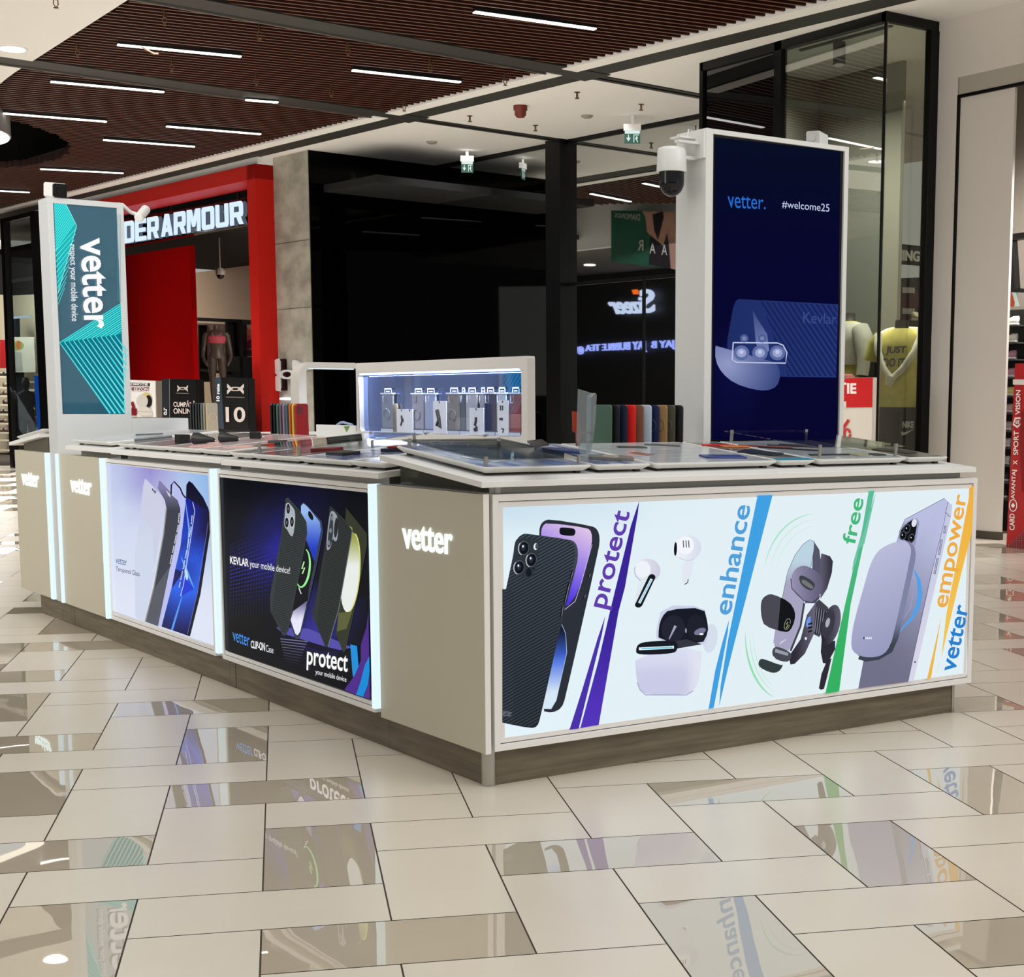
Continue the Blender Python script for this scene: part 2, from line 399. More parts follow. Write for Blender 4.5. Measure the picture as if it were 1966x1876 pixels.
# ---- linear ceiling lights
LL = [((910, 22), (1143, 55)), ((225, 85), (463, 108)), ((676, 134), (884, 157)), ((97, 156), (315, 176)), ((471, 191), (534, 196)), ((6, 217), (205, 233)), ((319, 242), (501, 257)), ((198, 268), (374, 281)), ((77, 324), (237, 332)), ((-60, 363), (57, 369))]
LAB = ['long linear ceiling light at the top centre, nearest the shop fascia', 'linear ceiling light between the two dark beams, upper left, with a loose wire', 'linear ceiling light between the beams, right of the upper left one', 'linear ceiling light just below the left beam, beside the white ceiling', 'short visible stub of linear light tucked under the dark beam', 'linear ceiling light above the round ceiling opening', 'linear ceiling light in the middle row, right one of the staggered pair', 'linear ceiling light in the middle row, left one of the staggered pair', 'linear ceiling light just above the white sign tower', 'linear ceiling light at the far left edge, lowest of all']
LAMPM = mat('lamp_diffuser', (255, 250, 244), emit=5)
for (p, q), lb in zip(LL, LAB):
    P, Q = hz(*p, ZC - .03), hz(*q, ZC - .03); d = (Q - P).normalized(); s = d.cross(Z) * .033
    t = thing('linear_ceiling_light', lb, 'ceiling light', P, 'linear lights in the slatted ceiling')
    b = MB(); b.prism([P - s * 1.15, Q - s * 1.15, Q + s * 1.15, P + s * 1.15], (0, 0, .09)); b.build('housing', BLACK, t)
    b = MB(); b.prism([P - s - Z * .012, Q - s - Z * .012, Q + s - Z * .012, P + s - Z * .012], (0, 0, .012)); b.build('diffuser', LAMPM, t, .006)
_a, _b, _c = hz(273, 91, ZC - .05), hz(296, 103, ZC - .07), hz(304, 103, ZC - .07)
MB().tube([_a, _b, _c], .008, 6).build('loose_wire', mat('wire_pink', (226, 190, 160), .5), bpy.data.objects['linear_ceiling_light.001'])
# more of the same fixtures, seen only mirrored in the shop glass
for a, b in ((2.2, 25.5), (4.6, 27.5), (3.6, 30.5)):
    P = M(a, b, ZC - .03); Q = P + S1 * 1.2; s = S2 * .033
    t = thing('linear_ceiling_light', 'linear ceiling light seen only as a reflection in the dark shop glass', 'ceiling light', P, 'linear lights mirrored in the glass')
    bb = MB(); bb.prism([P - s, Q - s, Q + s, P + s], (0, 0, .08)); bb.build('diffuser', LAMPM, t)
# sprinklers hanging through the slats
SP = [(316, 38), (498, 66), (149, 100), (330, 128), (492, 156), (636, 178), (668, 98), (826, 128), (970, 155), (107, 4), (776, 205)]
spm = mat('sprinkler_brass', (96, 70, 40), .4, .7)
proto = None
for u, v in SP:
    P = hz(u, v, ZC - .08)
    if proto is None:
        b = MB(); b.tube([(0, 0, .16), (0, 0, .04)], .012, 8); b.tube([(0, 0, .05), (0, 0, .02)], .02, 8); b.tube([(.018, 0, .02), (.02, 0, -.02), (0, 0, -.045), (-.02, 0, -.02), (-.018, 0, .02)], .005, 6); b.tube([(0, 0, -.045), (0, 0, -.052)], .022, 10)
        proto = b.build('sprinkler', spm); o = proto
    else: o = proto.copy(); COL.objects.link(o)
    o.location = P; tag(o, 'small brass sprinkler head hanging below the slatted ceiling', 'sprinkler', 'sprinklers in the slatted ceiling')
SP2 = [(1108, 182), (902, 227), (1028, 245), (1231, 205)]
pr2 = None
for u, v in SP2:
    P = hz(u, v, ZC - .03)
    if pr2 is None:
        b = MB(); b.tube([(0, 0, .03), (0, 0, .024)], .035, 14); b.tube([(0, 0, .025), (0, 0, -.035)], .012, 8); b.tube([(0, 0, -.035), (0, 0, -.045)], .026, 10); pr2 = b.build('sprinkler', spm); o = pr2
    else: o = pr2.copy(); COL.objects.link(o)
    o.location = P; tag(o, 'bronze sprinkler head on the white soffit before the dark shop glass', 'sprinkler', 'sprinklers on the white soffit')
for (u, v), lb in zip(((829, 272), (1127, 222)), ('flush disc detector on the white soffit above the black wall', 'flush disc detector on the white soffit near the right exit sign')):
    P = hz(u, v, ZC); b = MB(); b.loft([(P.x, P.y, ZC - .03, .05, .05), (P.x, P.y, ZC - .012, .075, .075), (P.x, P.y, ZC, .08, .08)], 20); tag(b.build('smoke_detector', mat('detector', (150, 142, 130), .5)), lb, 'detector')
P = hz(999, 203, ZC); b = MB(); b.loft([(P.x, P.y, ZC - .14, .045, .045), (P.x, P.y, ZC - .11, .07, .07), (P.x, P.y, ZC - .06, .07, .07), (P.x, P.y, ZC - .055, .085, .085), (P.x, P.y, ZC, .085, .085)], 20)
tag(b.build('fire_alarm_sounder', mat('alarm_red', (110, 34, 20), .5)), 'red drum-shaped fire alarm sounder on the white soffit', 'alarm')
P = hz(24, 93, ZC - .02); t = thing('round_downlight', 'round recessed downlight in the white ceiling, top left', 'ceiling light', P)
b = MB(); b.loft([(P.x, P.y, P.z - .01, .15, .15), (P.x, P.y, P.z + .005, .16, .16)], 28); b.build('trim_ring', WHITE, t)
b = MB(); b.loft([(P.x, P.y, P.z - .014, .125, .125), (P.x, P.y, P.z - .008, .125, .125)], 28); b.build('lens', LAMPM, t)
# drum pendant in the round opening
P = M(3.52, 17.1, ZC - .21); t = thing('drum_pendant_lamp', 'large grey drum pendant with glowing ring in the round ceiling opening', 'pendant lamp', P)
b = MB(); b.loft([(P.x, P.y, P.z - .05, 1.2, 1.2), (P.x, P.y, P.z + 1.2, 1.2, 1.2)], 40); b.build('drum', mat('drum_grey', (120, 116, 112), .6), t)
b = MB(); b.loft([(P.x, P.y, P.z - .07, 1.18, 1.18), (P.x, P.y, P.z - .05, 1.18, 1.18)], 40); b.build('glowing_ring', mat('ring_glow', (255, 246, 225), emit=2.0), t)
b = MB(); b.loft([(P.x, P.y, P.z - .08, .95, .95), (P.x, P.y, P.z - .07, .95, .95)], 40); b.build('diffuser', mat('drum_diffuser', (205, 215, 225), emit=1), t)
# ---- concrete pier, black side wall, dark back glazing
CONC = noisy('concrete', (150, 146, 134), (188, 183, 170), 2.6, .75, (1, 1, 1.6), bump=.15, detail=8)
mb = MB(MM); mb.box(8.76, 11.2, 16.46, 17.82, 0, ZC)
for z in (.6, 1.72, 2.64, 3.6): mb.box(8.757, 8.76, 16.46, 17.82, z, z + .008, 1)
struct(mb.build('wall_left', [CONC, mat('joint', (70, 66, 58), .9)]))
DGLASS = mat('black_side_glass', (1, 1, 1), .02, spec=.07)
mb = MB(MM); mb.box(8.775, 10.95, 16.43, 16.46, 0, ZC - .002)
struct(mb.build('wall_back', DGLASS))
MIR = bpy.data.materials.new('dark_mirror_glass'); MIR.use_nodes = True; bb = MIR.node_tree.nodes['Principled BSDF']
bb.inputs['Base Color'].default_value = (.50, .52, .50, 1); bb.inputs['Metallic'].default_value = 1; bb.inputs['Roughness'].default_value = .015
for i, (b0, b1) in enumerate(((13.52, 16.43), (8.32, 13.2))):
    mb = MB(MM); mb.box(10.95, 11.0, b0, b1, 0, ZC - .001); struct(mb.build('window_%d' % (i + 1), MIR))
BLK = mat('black_powdercoat', (4, 4, 4), .35, spec=.25)
mb = MB(MM); mb.box(10.8, 11.02, 13.2, 13.52, 0, ZC - .001); struct(mb.build('trim_4', BLK))
mb = MB(MM); mb.box(10.93, 11.0, 8.32, 16.43, ZC - .06, ZC - .002); mb.box(10.93, 10.96, 11.6, 11.63, 0, 2.9); mb.box(10.93, 10.96, 8.32, 13.2, 2.88, 2.93); struct(mb.build('trim_5', BLK))
# exit signs
for (u, v), lb in zip(((897, 318), (1214, 260)), ('green exit sign with arrow and running man, left one over the black glass', 'green exit sign with arrow and running man, right one near the white totem')):
    P = hz(u, v - 16, ZC - .0); a, b_, z = mc(P); a = 10.45 if u < 1000 else 10.4
    Q = ma(u, v, a); a, b_, z = mc(Q); t = thing('exit_sign', lb, 'exit sign', M(a, b_, ZC), 'hanging exit signs')
    # sign face is seen square on from the corridor: it hangs across the passage, facing the camera side
    dirn = (CAM - Q); dirn.z = 0; dirn.normalize(); sd = Vector((-dirn.y, dirn.x, 0))
    w2, h2 = .085 if u < 1000 else .1, .1
    mbx = MB()
    def pl(x0, x1, z0, z1, d0, d1, mi, B): 
        c = [Q + sd * x + Z * zz for x, zz in ((x0, z0), (x1, z0), (x1, z1), (x0, z1))]; B.prism([p + dirn * d0 for p in c], dirn * (d1 - d0), mi)
    top = h2 * .55
    pl(-w2 - .01, w2 + .01, top, top + .08, -.03, .03, 0, mbx); hh = MB(); pl(-.02, .02, top + .08, ZC - Q.z, -.01, .01, 0, mbx); mbx.build('housing', WHITE, t)
    f = MB(); pl(-w2, w2, -h2, top, 0, .008, 0, f); fo = f.build('sign_face', mat('exit_green', (22, 110, 88), emit=.55), t)
    g_ = MB(); pl(-w2 * .95, w2 * .95, top - .035, top, .008, .011, 0, g_)
    def pol(pts): g_.prism([Q + sd * x * w2 + Z * (z_ * h2) + dirn * .0085 for x, z_ in pts], dirn * .003, 0)
    pol([(-.55, .1), (-.42, .1), (-.42, -.3), (-.2, -.3), (-.49, -.75), (-.78, -.3), (-.55, -.3)])
    pol([(.15, .1), (.85, .1), (.85, 0), (.25, 0), (.25, -.85), (.15, -.85)]); pol([(.5, -.05), (.62, -.05), (.62, -.2), (.5, -.2)]); pol([(.42, -.22), (.7, -.25), (.6, -.55), (.75, -.82), (.65, -.85), (.45, -.5)]); pol([(.42, -.3), (.32, -.45), (.36, -.5), (.48, -.38)])
    g_.build('pictogram', mat('exit_white', (225, 245, 240), emit=.9), fo)
# ---- right wall, portal
WALLM = noisy('painted_wall', (212, 205, 197), (216, 209, 201), 300, .7, detail=1)
XW = 8.77
yl = hx(1832, 185, XW); zl = (yl.z + hx(1966, 155, XW).z) / 2; y1 = hx(1828, 600, XW).y; y2 = hx(1925, 800, XW).y
mb = MB(); mb.box(XW, XW + .25, y1 + .01, 6.47, 0, ZC); mb.box(XW, XW + .25, 1.5, y1 + .01, zl + .16, ZC)
mb.box(XW + .02, XW + .05, y2, y1 - .012, 0, zl)
struct(mb.build('wall_right', WALLM))
mb = MB(); mb.box(XW - .003, XW + .05, y1 - .012, y1 + .012, 0, zl, 0); mb.box(XW - .003, XW + .05, 1.5, y1, zl - .03, zl, 0); mb.box(XW + .005, XW + .05, 1.5, y1, zl, zl + .16, 1)
struct(mb.build('trim_6', [BLK, mat('marble_strip', (176, 170, 158), .2)]))
mb = MB(); mb.box(XW + .005, XW + .06, y2 - .002, y1, 0, .075); struct(mb.build('baseboard_right', mat('dark_skirting', (70, 62, 52), .4)))
# ================================================================== KIOSK
def ppos(p): return p
# ---- corner cabinet
t = thing('corner_cabinet', 'corner display cabinet of the kiosk with beige side and large backlit poster in front', 'cabinet', (0, 0, 0), 'kiosk counter cabinets')
b = MB(); b.box(-.028, 2.255, 0, .71, .123, .965, 0); b.box(-.03, -.012, -.04, .712, .118, .965, 1)
b.build('body', [WHITE, BEIGE], t, .0015)
b = MB(); b.box(-.0295, -.009, -.0425, -.0402, .118, .965); b.build('edge_trim', TRIMW, t)
def frame(b, x0, x1, z0, z1, y, w1=.022, w2=.017):
    # outer bar and stepped inner bar of an aluminium lightbox frame lying in plane y (front towards -y)
    for (X0, X1, Z0, Z1, wv, yf) in ((x0, x1, z0, z1, w1, y), (x0 + w1 + .003, x1 - w1 - .003, z0 + w1 + .003, z1 - w1 - .003, w2, y + .006)):
        b.box(X0, X1, yf, y + .03, Z1 - wv, Z1); b.box(X0, X1, yf, y + .03, Z0, Z0 + wv); b.box(X0, X0 + wv, yf, y + .03, Z0 + wv, Z1 - wv); b.box(X1 - wv, X1, yf, y + .03, Z0 + wv, Z1 - wv)
b = MB(); frame(b, .006, 2.272, .122, .963, -.04); b.build('poster_frame', TRIMW, t, .001)
b = MB(); b.box(0, 2.2, .0, .709, 0, .123); b.build('plinth', PLINTH, t)
b = MB(); b.tube([(.012, .012, 0), (.012, .012, .123)], .024, 20); b.build('corner_post', STEEL, t); b = MB(); b.box(2.2, 2.215, -.003, .03, 0, .123); b.build('end_post', STEEL, t)
def logo(parent, q4, x=-.03, d=.004):
    bb = MB(); text3d(bb, 'vetter', q4, d, -X, 0, bold=.01); o = bb.build('logo_sign', mat('logo_glow', (236, 255, 252), emit=1.5), parent); return o
K = crop(400, 880, 3.607); R1 = crop(900, 900, 3.026); R2 = crop(1380, 900, 3.608); Mc = crop(180, 860, 4.466); LZ = crop(0, 780, 4.096); T = crop(1240, 160, 2.535); G = crop(80, 360, 3.911)
def q4x(cv, pts, x): return [hx(*cv(*p), x) for p in pts]
def q4y(cv, pts, y): return [hy(*cv(*p), y) for p in pts]
logo(t, q4x(K, [(1345, 455), (1692, 498), (1692, 672), (1352, 622)], -.031))
CAB_TOP = .965
def fin(parent, y0, y1, x1=-.046, z0=.135):
    b = MB(); b.box(x1, -.012, y0, y1, z0, .966); b.build('light_strip', LED, parent, .001)
fin(t, .714, .74, -.052, .15)
def side_cab(label, y0, y1, poster, lab2=None):
    t = thing('counter_cabinet', label, 'cabinet', (0, y0, 0), 'kiosk counter cabinets')
    b = MB(); b.box(0 if poster else -.03, .7, y0, y1, .123, .965); b.build('body', WHITE if poster else BEIGE, t, .0015)
    if poster:
        b = MB(MM_left); frame(b, y0 + .002, y1 - .002, .128, .964, -.032 if False else -.032, .018, .016); b.build('poster_frame', TRIMW, t, .001)
    for p0, p1 in {.755: ((.711, 2.188), (2.196, 2.262)), 2.345: ((2.264, 3.835),), 3.876: ((3.837, 4.6), (4.607, 4.655)), 4.912: ((4.842, 5.284),)}[y0]:
        b = MB(); b.box(0, .62, p0, p1, 0, .123); b.build('plinth', PLINTH, t)
    return t
# frame helper works towards -y; this matrix turns it to face -x
MM_left = Matrix(((0, 1, 0, 0), (1, 0, 0, 0), (0, 0, 1, 0), (0, 0, 0, 1)))
c1 = side_cab('kiosk cabinet with the dark blue backlit phone case poster, left of the corner panel', .755, 2.262, True)
c2 = side_cab('kiosk cabinet with the pale backlit tempered glass poster', 2.345, 3.835, True)
c3 = side_cab('plain beige kiosk cabinet with small glowing logo, right of the sign tower', 3.876, 4.655, False)
c4 = side_cab('far left end cabinet of the kiosk, beige with small glowing logo', 4.912, 5.6, False)
fin(c1, 2.266, 2.30, -.05, .15); fin(c2, 3.838, 3.868, -.05, .128); fin(c4, 4.85, 4.9, -.045, .126)
logo(c3, q4x(LZ, [(555, 562), (720, 585), (718, 708), (560, 672)], -.031)); logo(c4, q4x(LZ, [(170, 512), (305, 530), (303, 642), (178, 618)], -.031))
# ---- posters -------------------------------------------------------
# big front poster
PY_ = -.0335
A = Art(Y, PY_, None); A.cv = R1
q = [R1(188, 210), R2(1740, 124), R2(1718, 1427), R1(193, 1580)]
A.cv = lambda x, y: (x, y)
def bgc(x, y):
    c = lerpc((196, 220, 236), (228, 243, 249), (y - 960) / 90); return lerpc(c, (226, 240, 246), (x - 1000) / 300)
A.poly(q, bgc, 5)
A.cv = R1
# phone behind
A.poly([(408, 386), (412, 335), (432, 305), (470, 292), (715, 332), (748, 352), (762, 400), (755, 470), (562, 1330), (540, 1390), (490, 1418), (420, 1408)], (44, 48, 56), 0, 1)
def scr(x, y):
    t_ = (y - 320) / 480; return lerpc((222, 196, 232), (78, 52, 225), max(0, t_ + (630 - x) / 900) ** 1.1)
A.poly([(418, 384), (426, 336), (452, 313), (688, 343), (714, 368), (716, 440), (640, 712), (556, 822), (470, 700)], scr, 4, 1)
A.poly([(527, 346), (540, 340), (608, 346), (620, 358), (618, 380), (606, 392), (538, 386), (526, 374)], (18, 22, 26), 0, 1)
A.line([(556, 820), (618, 770), (655, 660), (716, 440)], 3, (210, 200, 255))
def glow(x, y): return lerpc(lerpc((18, 22, 40), (70, 110, 225), (y - 930) / 180), (215, 232, 246), (y - 1100) / 200)
A.poly([(542, 905), (563, 960), (570, 1070), (508, 1345), (478, 1396), (430, 1394), (430, 1100)], glow, 4)
A.line([(540, 905), (563, 960), (569, 1070), (508, 1345), (478, 1396), (430, 1394)], 2.5, (190, 215, 250))
for a_ in ((700, 622), (672, 745)): A.line([(a_[0] + 3, a_[1] - 18), (a_[0] - 4, a_[1] + 10)], 9, (18, 20, 26)); A.line([(a_[0] + 5, a_[1] - 14), (a_[0], a_[1] + 6)], 2, (170, 175, 190))
# carbon case
case = [(270, 432), (286, 398), (318, 377), (345, 378), (585, 411), (620, 428), (636, 478), (628, 560), (545, 860), (415, 1450), (398, 1498), (360, 1509), (194, 1476), (194, 790), (240, 590)]
A.poly(case, lambda x, y: lerpc((64, 72, 82), (38, 43, 50), (y - 400) / 900), 3, 1); A.poly([(194, 700), (260, 700), (260, 1490), (194, 1475)], (48, 54, 62))
ch = [(272, 432), (290, 396), (318, 380), (575, 414), (610, 440), (618, 500), (400, 1480), (360, 1500), (196, 1470), (196, 790)]
A.many([[(100, y0), (700, y0 - 330), (700, y0 - 322), (100, y0 + 10)] for y0 in range(480, 1900, 19)], (33, 39, 46), ch)
A.many([[(100, y0), (700, y0 - 330), (700, y0 - 327), (100, y0 + 4)] for y0 in range(470, 1900, 19)], (70, 79, 89), ch)
A.poly([(262, 420), (300, 398), (412, 415), (408, 470), (385, 615), (330, 640), (255, 600)], (46, 53, 60), 0, 2)
for cx, cy in ((318, 461), (362, 530), (291, 573)):
    A.poly(ell(cx, cy, 31, 41, 8), (88, 94, 102)); A.poly(ell(cx + 2, cy, 26, 36, 8), (14, 18, 24)); A.poly(ell(cx - 2, cy - 3, 14, 20, 8), (40, 44, 60)); A.poly(ell(cx - 4, cy - 10, 5, 7), (230, 240, 250)); A.line(ell(cx, cy, 31, 41, 8, 100, 220, 14), 3, (235, 240, 244))
A.poly(ell(388, 452, 13, 20, 8), (232, 236, 240)); A.poly(ell(394, 450, 9, 17, 8), (70, 78, 84)); A.poly(ell(347, 602, 17, 25), (22, 26, 34)); A.poly(ell(373, 580, 5, 8), (18, 20, 24))
for (xa, ya, xb, yb) in ((604, 592, 590, 640), (582, 665, 556, 782), (545, 800, 536, 862)): A.line([(xa, ya), (xb, yb)], 16, (20, 22, 28)); A.line([(xa + 2, ya + 3), (xb + 2, yb - 3)], 3, (150, 156, 170))
A.text('etter', [(196, 1402), (250, 1408), (247, 1440), (196, 1436)], (120, 128, 134))
# purple wedge
P1 = (72, 46, 172)
A.poly([(988, 186), (980, 260), (905, 690), (868, 830), (753, 1488), (646, 1506), (750, 1120), (825, 800), (940, 330)], lambda x, y: lerpc((58, 36, 150), (82, 52, 186), (y - 900) / 500), 2)
A.poly([(791, 853), (772, 960), (740, 1090), (637, 1509), (583, 1516), (655, 1290), (745, 990)], lambda x, y: (74, 50, 170))
A.text('protect', [(706, 795), (851, 233), (968, 263), (828, 824)], (98, 62, 172), .016)
# earbuds
def sh(c1, c2, x0, x1): return lambda x, y: lerpc(c1, c2, (x - x0) / (x1 - x0))
A.poly(ell(1035, 592, 76, 70, 0), sh((232, 235, 246), (206, 206, 224), 960, 1110), 2); A.poly(ell(1010, 585, 44, 50), (238, 243, 250)); A.line(ell(1035, 592, 74, 68, 0, 100, 200, 14), 6, (190, 192, 208))
A.poly([(985, 650), (1050, 610), (1020, 760), (975, 800), (955, 790)], (222, 232, 240), 0, 1)
A.line([(1060, 632), (985, 790)], 40, (20, 24, 32)); A.poly(ell(1062, 630, 20, 18), (20, 24, 32)); A.poly(ell(983, 790, 20, 17), (20, 24, 32)); A.line([(1060, 640), (988, 780)], 15, (226, 240, 248)); A.line([(1058, 645), (990, 776)], 7, (150, 208, 232))
A.poly(ell(1270, 458, 78, 74), sh((240, 243, 250), (214, 220, 236), 1200, 1345), 2); A.poly(ell(1256, 445, 50, 52), (243, 246, 252)); A.poly(ell(1198, 466, 9, 40, 2), (18, 20, 24))
for x in (1244, 1260, 1275): A.line([(x - 1, 416), (x + 2, 458)], 5, (30, 34, 40))
A.poly([(1240, 530), (1318, 520), (1275, 660), (1255, 678), (1232, 660)], (226, 232, 243), 0, 1); A.line([(1272, 642), (1268, 662), (1250, 672)], 5, (40, 44, 52))
A.line(ell(1270, 458, 78, 74, 0, 60, 130, 10), 4, (196, 202, 220))
# charging case
A.poly(ell(1400, 985, 42, 85, 8), (214, 222, 238)); A.poly([(1120, 793), (1365, 798), (1380, 880), (1382, 1010), (1350, 1022), (1090, 1000), (1082, 950)], (204, 208, 232), 0, 1)
A.poly([(1118, 860), (1160, 816), (1362, 806), (1384, 890), (1388, 950), (1352, 1022), (1098, 1000), (1100, 920)], (22, 26, 38), 0, 1)
A.poly(ell(1185, 930, 68, 80, 8), (34, 36, 50)); A.poly(ell(1322, 925, 58, 78, -8), (30, 32, 44)); A.line([(1198, 912), (1160, 990)], [16, 5], (160, 165, 190)); A.poly(ell(1340, 945, 36, 18, -20), (120, 120, 150)); A.poly(ell(1348, 960, 12, 6), (240, 244, 250)); A.poly(ell(1258, 940, 5, 14), (150, 150, 170))
A.poly([(1200, 1000), (1262, 990), (1352, 1020), (1290, 1030), (1205, 1045)], (52, 54, 66))
def cc(x, y): return lerpc(lerpc((218, 222, 242), (202, 203, 230), (y - 1080) / 120), (224, 226, 240), (x - 1250) / 60)
A.poly([(962, 1085), (1356, 1026), (1342, 1170), (1330, 1245), (1300, 1290), (1260, 1313), (1020, 1312), (985, 1275), (968, 1200)], cc, 3, 1)
A.line([(975, 1240), (990, 1283), (1022, 1313), (1260, 1314), (1300, 1290)], 6, (172, 170, 205))
A.poly([(965, 1050), (985, 1010), (1080, 1000), (1190, 996), (1212, 1020), (1208, 1050), (1188, 1074), (975, 1083)], (22, 26, 36), 0, 2); A.line([(985, 1046), (1188, 1036)], 16, (235, 245, 250)); A.line([(1000, 1045), (1180, 1037)], 8, (110, 205, 230))
# enhance
A.cv = R2; BLU = (64, 160, 226)
A.poly([(264, 185), (368, 182), (240, 680), (105, 1200), (50, 1420), (-2, 1645), (8, 1500), (60, 1180)], BLU)
A.poly([(66, 1045), (58, 1130), (-10, 1500), (-40, 1656), (-76, 1664), (-30, 1400), (20, 1200)], BLU)
A.text('enhance', [(-44, 1000), (97, 240), (218, 258), (78, 1016)], (82, 160, 218), .016)
# phone holder with green motion arcs
for rx, ry, cx, cy, wd, c in ((330, 420, 640, 730, 10, (170, 228, 200)), (300, 385, 650, 735, 6, (196, 234, 216)), (265, 350, 655, 745, 5, (205, 236, 224))):
    A.line(ell(cx, cy, rx, ry, 10, 178, 262, 20), [1 + wd * math.sin(math.pi * k / 20) for k in range(21)], c)
for rx, ry, cx, cy, wd, c in ((250, 420, 430, 1180, 14, (150, 222, 176)), (220, 380, 430, 1180, 7, (190, 234, 212)), (195, 350, 430, 1180, 6, (198, 236, 218))):
    A.line(ell(cx, cy, rx, ry, -4, 108, 190, 20), [1 + wd * math.sin(math.pi * k / 20) for k in range(21)], c)
A.poly([(690, 700), (705, 585), (765, 605), (785, 640), (778, 720), (745, 830), (700, 900)], lambda x, y: lerpc((96, 92, 112), (48, 46, 58), (x - 700) / 80), 2)
A.poly([(660, 930), (690, 905), (752, 960), (760, 1000), (738, 1100), (690, 1165), (640, 1140)], (66, 66, 78))
for k in range(5): A.line([(668 + k * 16, 950 + k * 8), (650 + k * 14, 1130 + k * 6)], 5, (26, 26, 34)); A.line([(676 + k * 16, 955 + k * 8), (658 + k * 14, 1130 + k * 6)], 3, (160, 162, 178))
A.poly([(708, 1160), (740, 1200), (800, 1190), (800, 1250), (745, 1350), (715, 1345), (700, 1270)], (44, 42, 54)); A.poly([(742, 1330), (775, 1310), (745, 1440), (722, 1525), (700, 1530), (687, 1520), (705, 1420)], (46, 42, 52))
A.poly(ell(770, 1080, 62, 142, 14), lambda x, y: lerpc((30, 30, 38), (96, 94, 112), (x - 700) / 130), 2); A.poly(ell(752, 1075, 40, 100, 14), (58, 56, 70)); A.poly(ell(748, 1065, 14, 34, 14), (170, 172, 186))
A.poly([(478, 1300), (560, 1180), (604, 1010), (612, 1000), (668, 920), (650, 1150), (590, 1280), (520, 1350), (490, 1356)], lambda x, y: lerpc((44, 42, 54), (104, 100, 120), (x - 520) / 130), 2)
A.poly([(650, 500), (690, 560), (700, 640), (690, 900), (660, 930), (590, 930), (640, 700)], (82, 86, 104))
plate = [(432, 900), (470, 715), (520, 600), (575, 525), (625, 490), (655, 505), (652, 560), (630, 690), (585, 930), (560, 1090), (490, 1262), (440, 1250), (366, 1235), (388, 1090)]
A.poly(smooth(plate, 1), lambda x, y: lerpc((188, 212, 226), (166, 164, 192), (y - 640) / 160), 3); A.line(plate[:8], 3, (70, 82, 96)); A.line(plate[8:11], 14, (64, 62, 76))
A.poly([(612, 1030), (630, 1018), (630, 1085), (600, 1098), (598, 1060)], (110, 150, 230)); A.poly(ell(596, 1175, 8, 10), (230, 235, 240))
for k in range(3): A.line([(612, 1078 + 26 * k), (640, 1068 + 26 * k)], 12, (26, 26, 32))
A.poly([(490, 760), (520, 692), (575, 668), (620, 680), (690, 722), (718, 790), (695, 880), (640, 928), (585, 912), (510, 860)], lambda x, y: lerpc((150, 146, 176), (96, 92, 120), (x - 500) / 200), 2, 1); A.line(smooth([(492, 760), (500, 830), (580, 912), (640, 928), (696, 880)], 0), 6, (62, 58, 84))
A.poly([(545, 745), (575, 735), (655, 785), (660, 820), (630, 850), (560, 805)], (62, 66, 72), 0, 2); A.poly([(562, 772), (585, 765), (648, 812), (645, 838), (575, 800)], (112, 118, 122), 0, 1)
pad = [(282, 950), (292, 900), (330, 870), (370, 868), (480, 918), (522, 985), (520, 1050), (490, 1120), (450, 1134), (310, 1090), (288, 1030)]
A.poly(pad, (74, 72, 82), 0, 1); A.poly(clip(smooth(pad, 1), [(430, 800), (700, 800), (700, 1300), (385, 1300)]), (18, 20, 24)); A.line(ell(467, 1075, 18, 40, 18), 4, (140, 144, 140)); A.line([(472, 1060), (460, 1078), (474, 1078), (458, 1105)], 4, (200, 220, 120))
A.poly([(265, 1345), (280, 1315), (310, 1318), (420, 1360), (440, 1352), (420, 1395), (385, 1414), (340, 1408), (275, 1375)], (52, 62, 64), 0, 1); A.poly([(360, 1270), (372, 1238), (400, 1230), (478, 1262), (500, 1290), (480, 1335), (430, 1335), (372, 1310)], (70, 72, 84), 0, 1); A.poly([(385, 1245), (475, 1275), (470, 1295), (380, 1270)], (150, 156, 166)); A.line([(372, 1300), (400, 1338), (440, 1350)], 5, (230, 235, 240))
for k in range(4): A.line([(415 + k * 12, 1215 - k * 9), (428 + k * 10, 1195 - k * 5)], 7, (210, 208, 224))
# free
GRN = (60, 178, 112)
A.poly([(1030, 155), (1070, 152), (1020, 400), (905, 940), (826, 1540), (730, 1556), (862, 960), (985, 420)], lambda x, y: lerpc((92, 188, 152), (52, 176, 98), (y - 300) / 900), 2)
A.poly([(1080, 160), (1072, 200), (1000, 520), (958, 560), (1010, 420)], (112, 196, 166)); A.poly([(985, 440), (945, 640), (914, 712), (925, 640), (965, 500)], (112, 196, 166))
A.text('free', [(843, 508), (905, 192), (999, 210), (936, 530)], (70, 184, 124), .016)
# phone + power bank
A.poly([(1556, 203), (1582, 232), (1302, 1474), (958, 1521), (992, 1338), (1232, 470), (1282, 350)], lambda x, y: lerpc((186, 190, 224), (112, 112, 136), (y - 350) / 1000 + (1300 - x) / 1600), 4)
A.line([(1556, 203), (1282, 350), (1240, 440)], 3, (60, 66, 96)); A.poly([(1578, 225), (1608, 252), (1600, 330), (1340, 1470), (1302, 1475), (1450, 800)], lambda x, y: lerpc((196, 200, 226), (214, 212, 230), (y - 400) / 800), 2)
A.line([(1578, 228), (1550, 380), (1450, 780), (1302, 1474)], 3, (70, 72, 104)); A.line([(1560, 300), (1596, 335)], 4, (80, 84, 112))
for (xa, ya, xb, yb) in ((1563, 395, 1553, 445), (1535, 490, 1516, 595), (1507, 620, 1485, 728)): A.line([(xa, ya), (xb, yb)], 14, (66, 70, 100)); A.line([(xa, ya + 4), (xb, yb - 4)], 7, (186, 190, 220))
A.poly(ell(1350, 1337, 5, 7), (30, 30, 40))
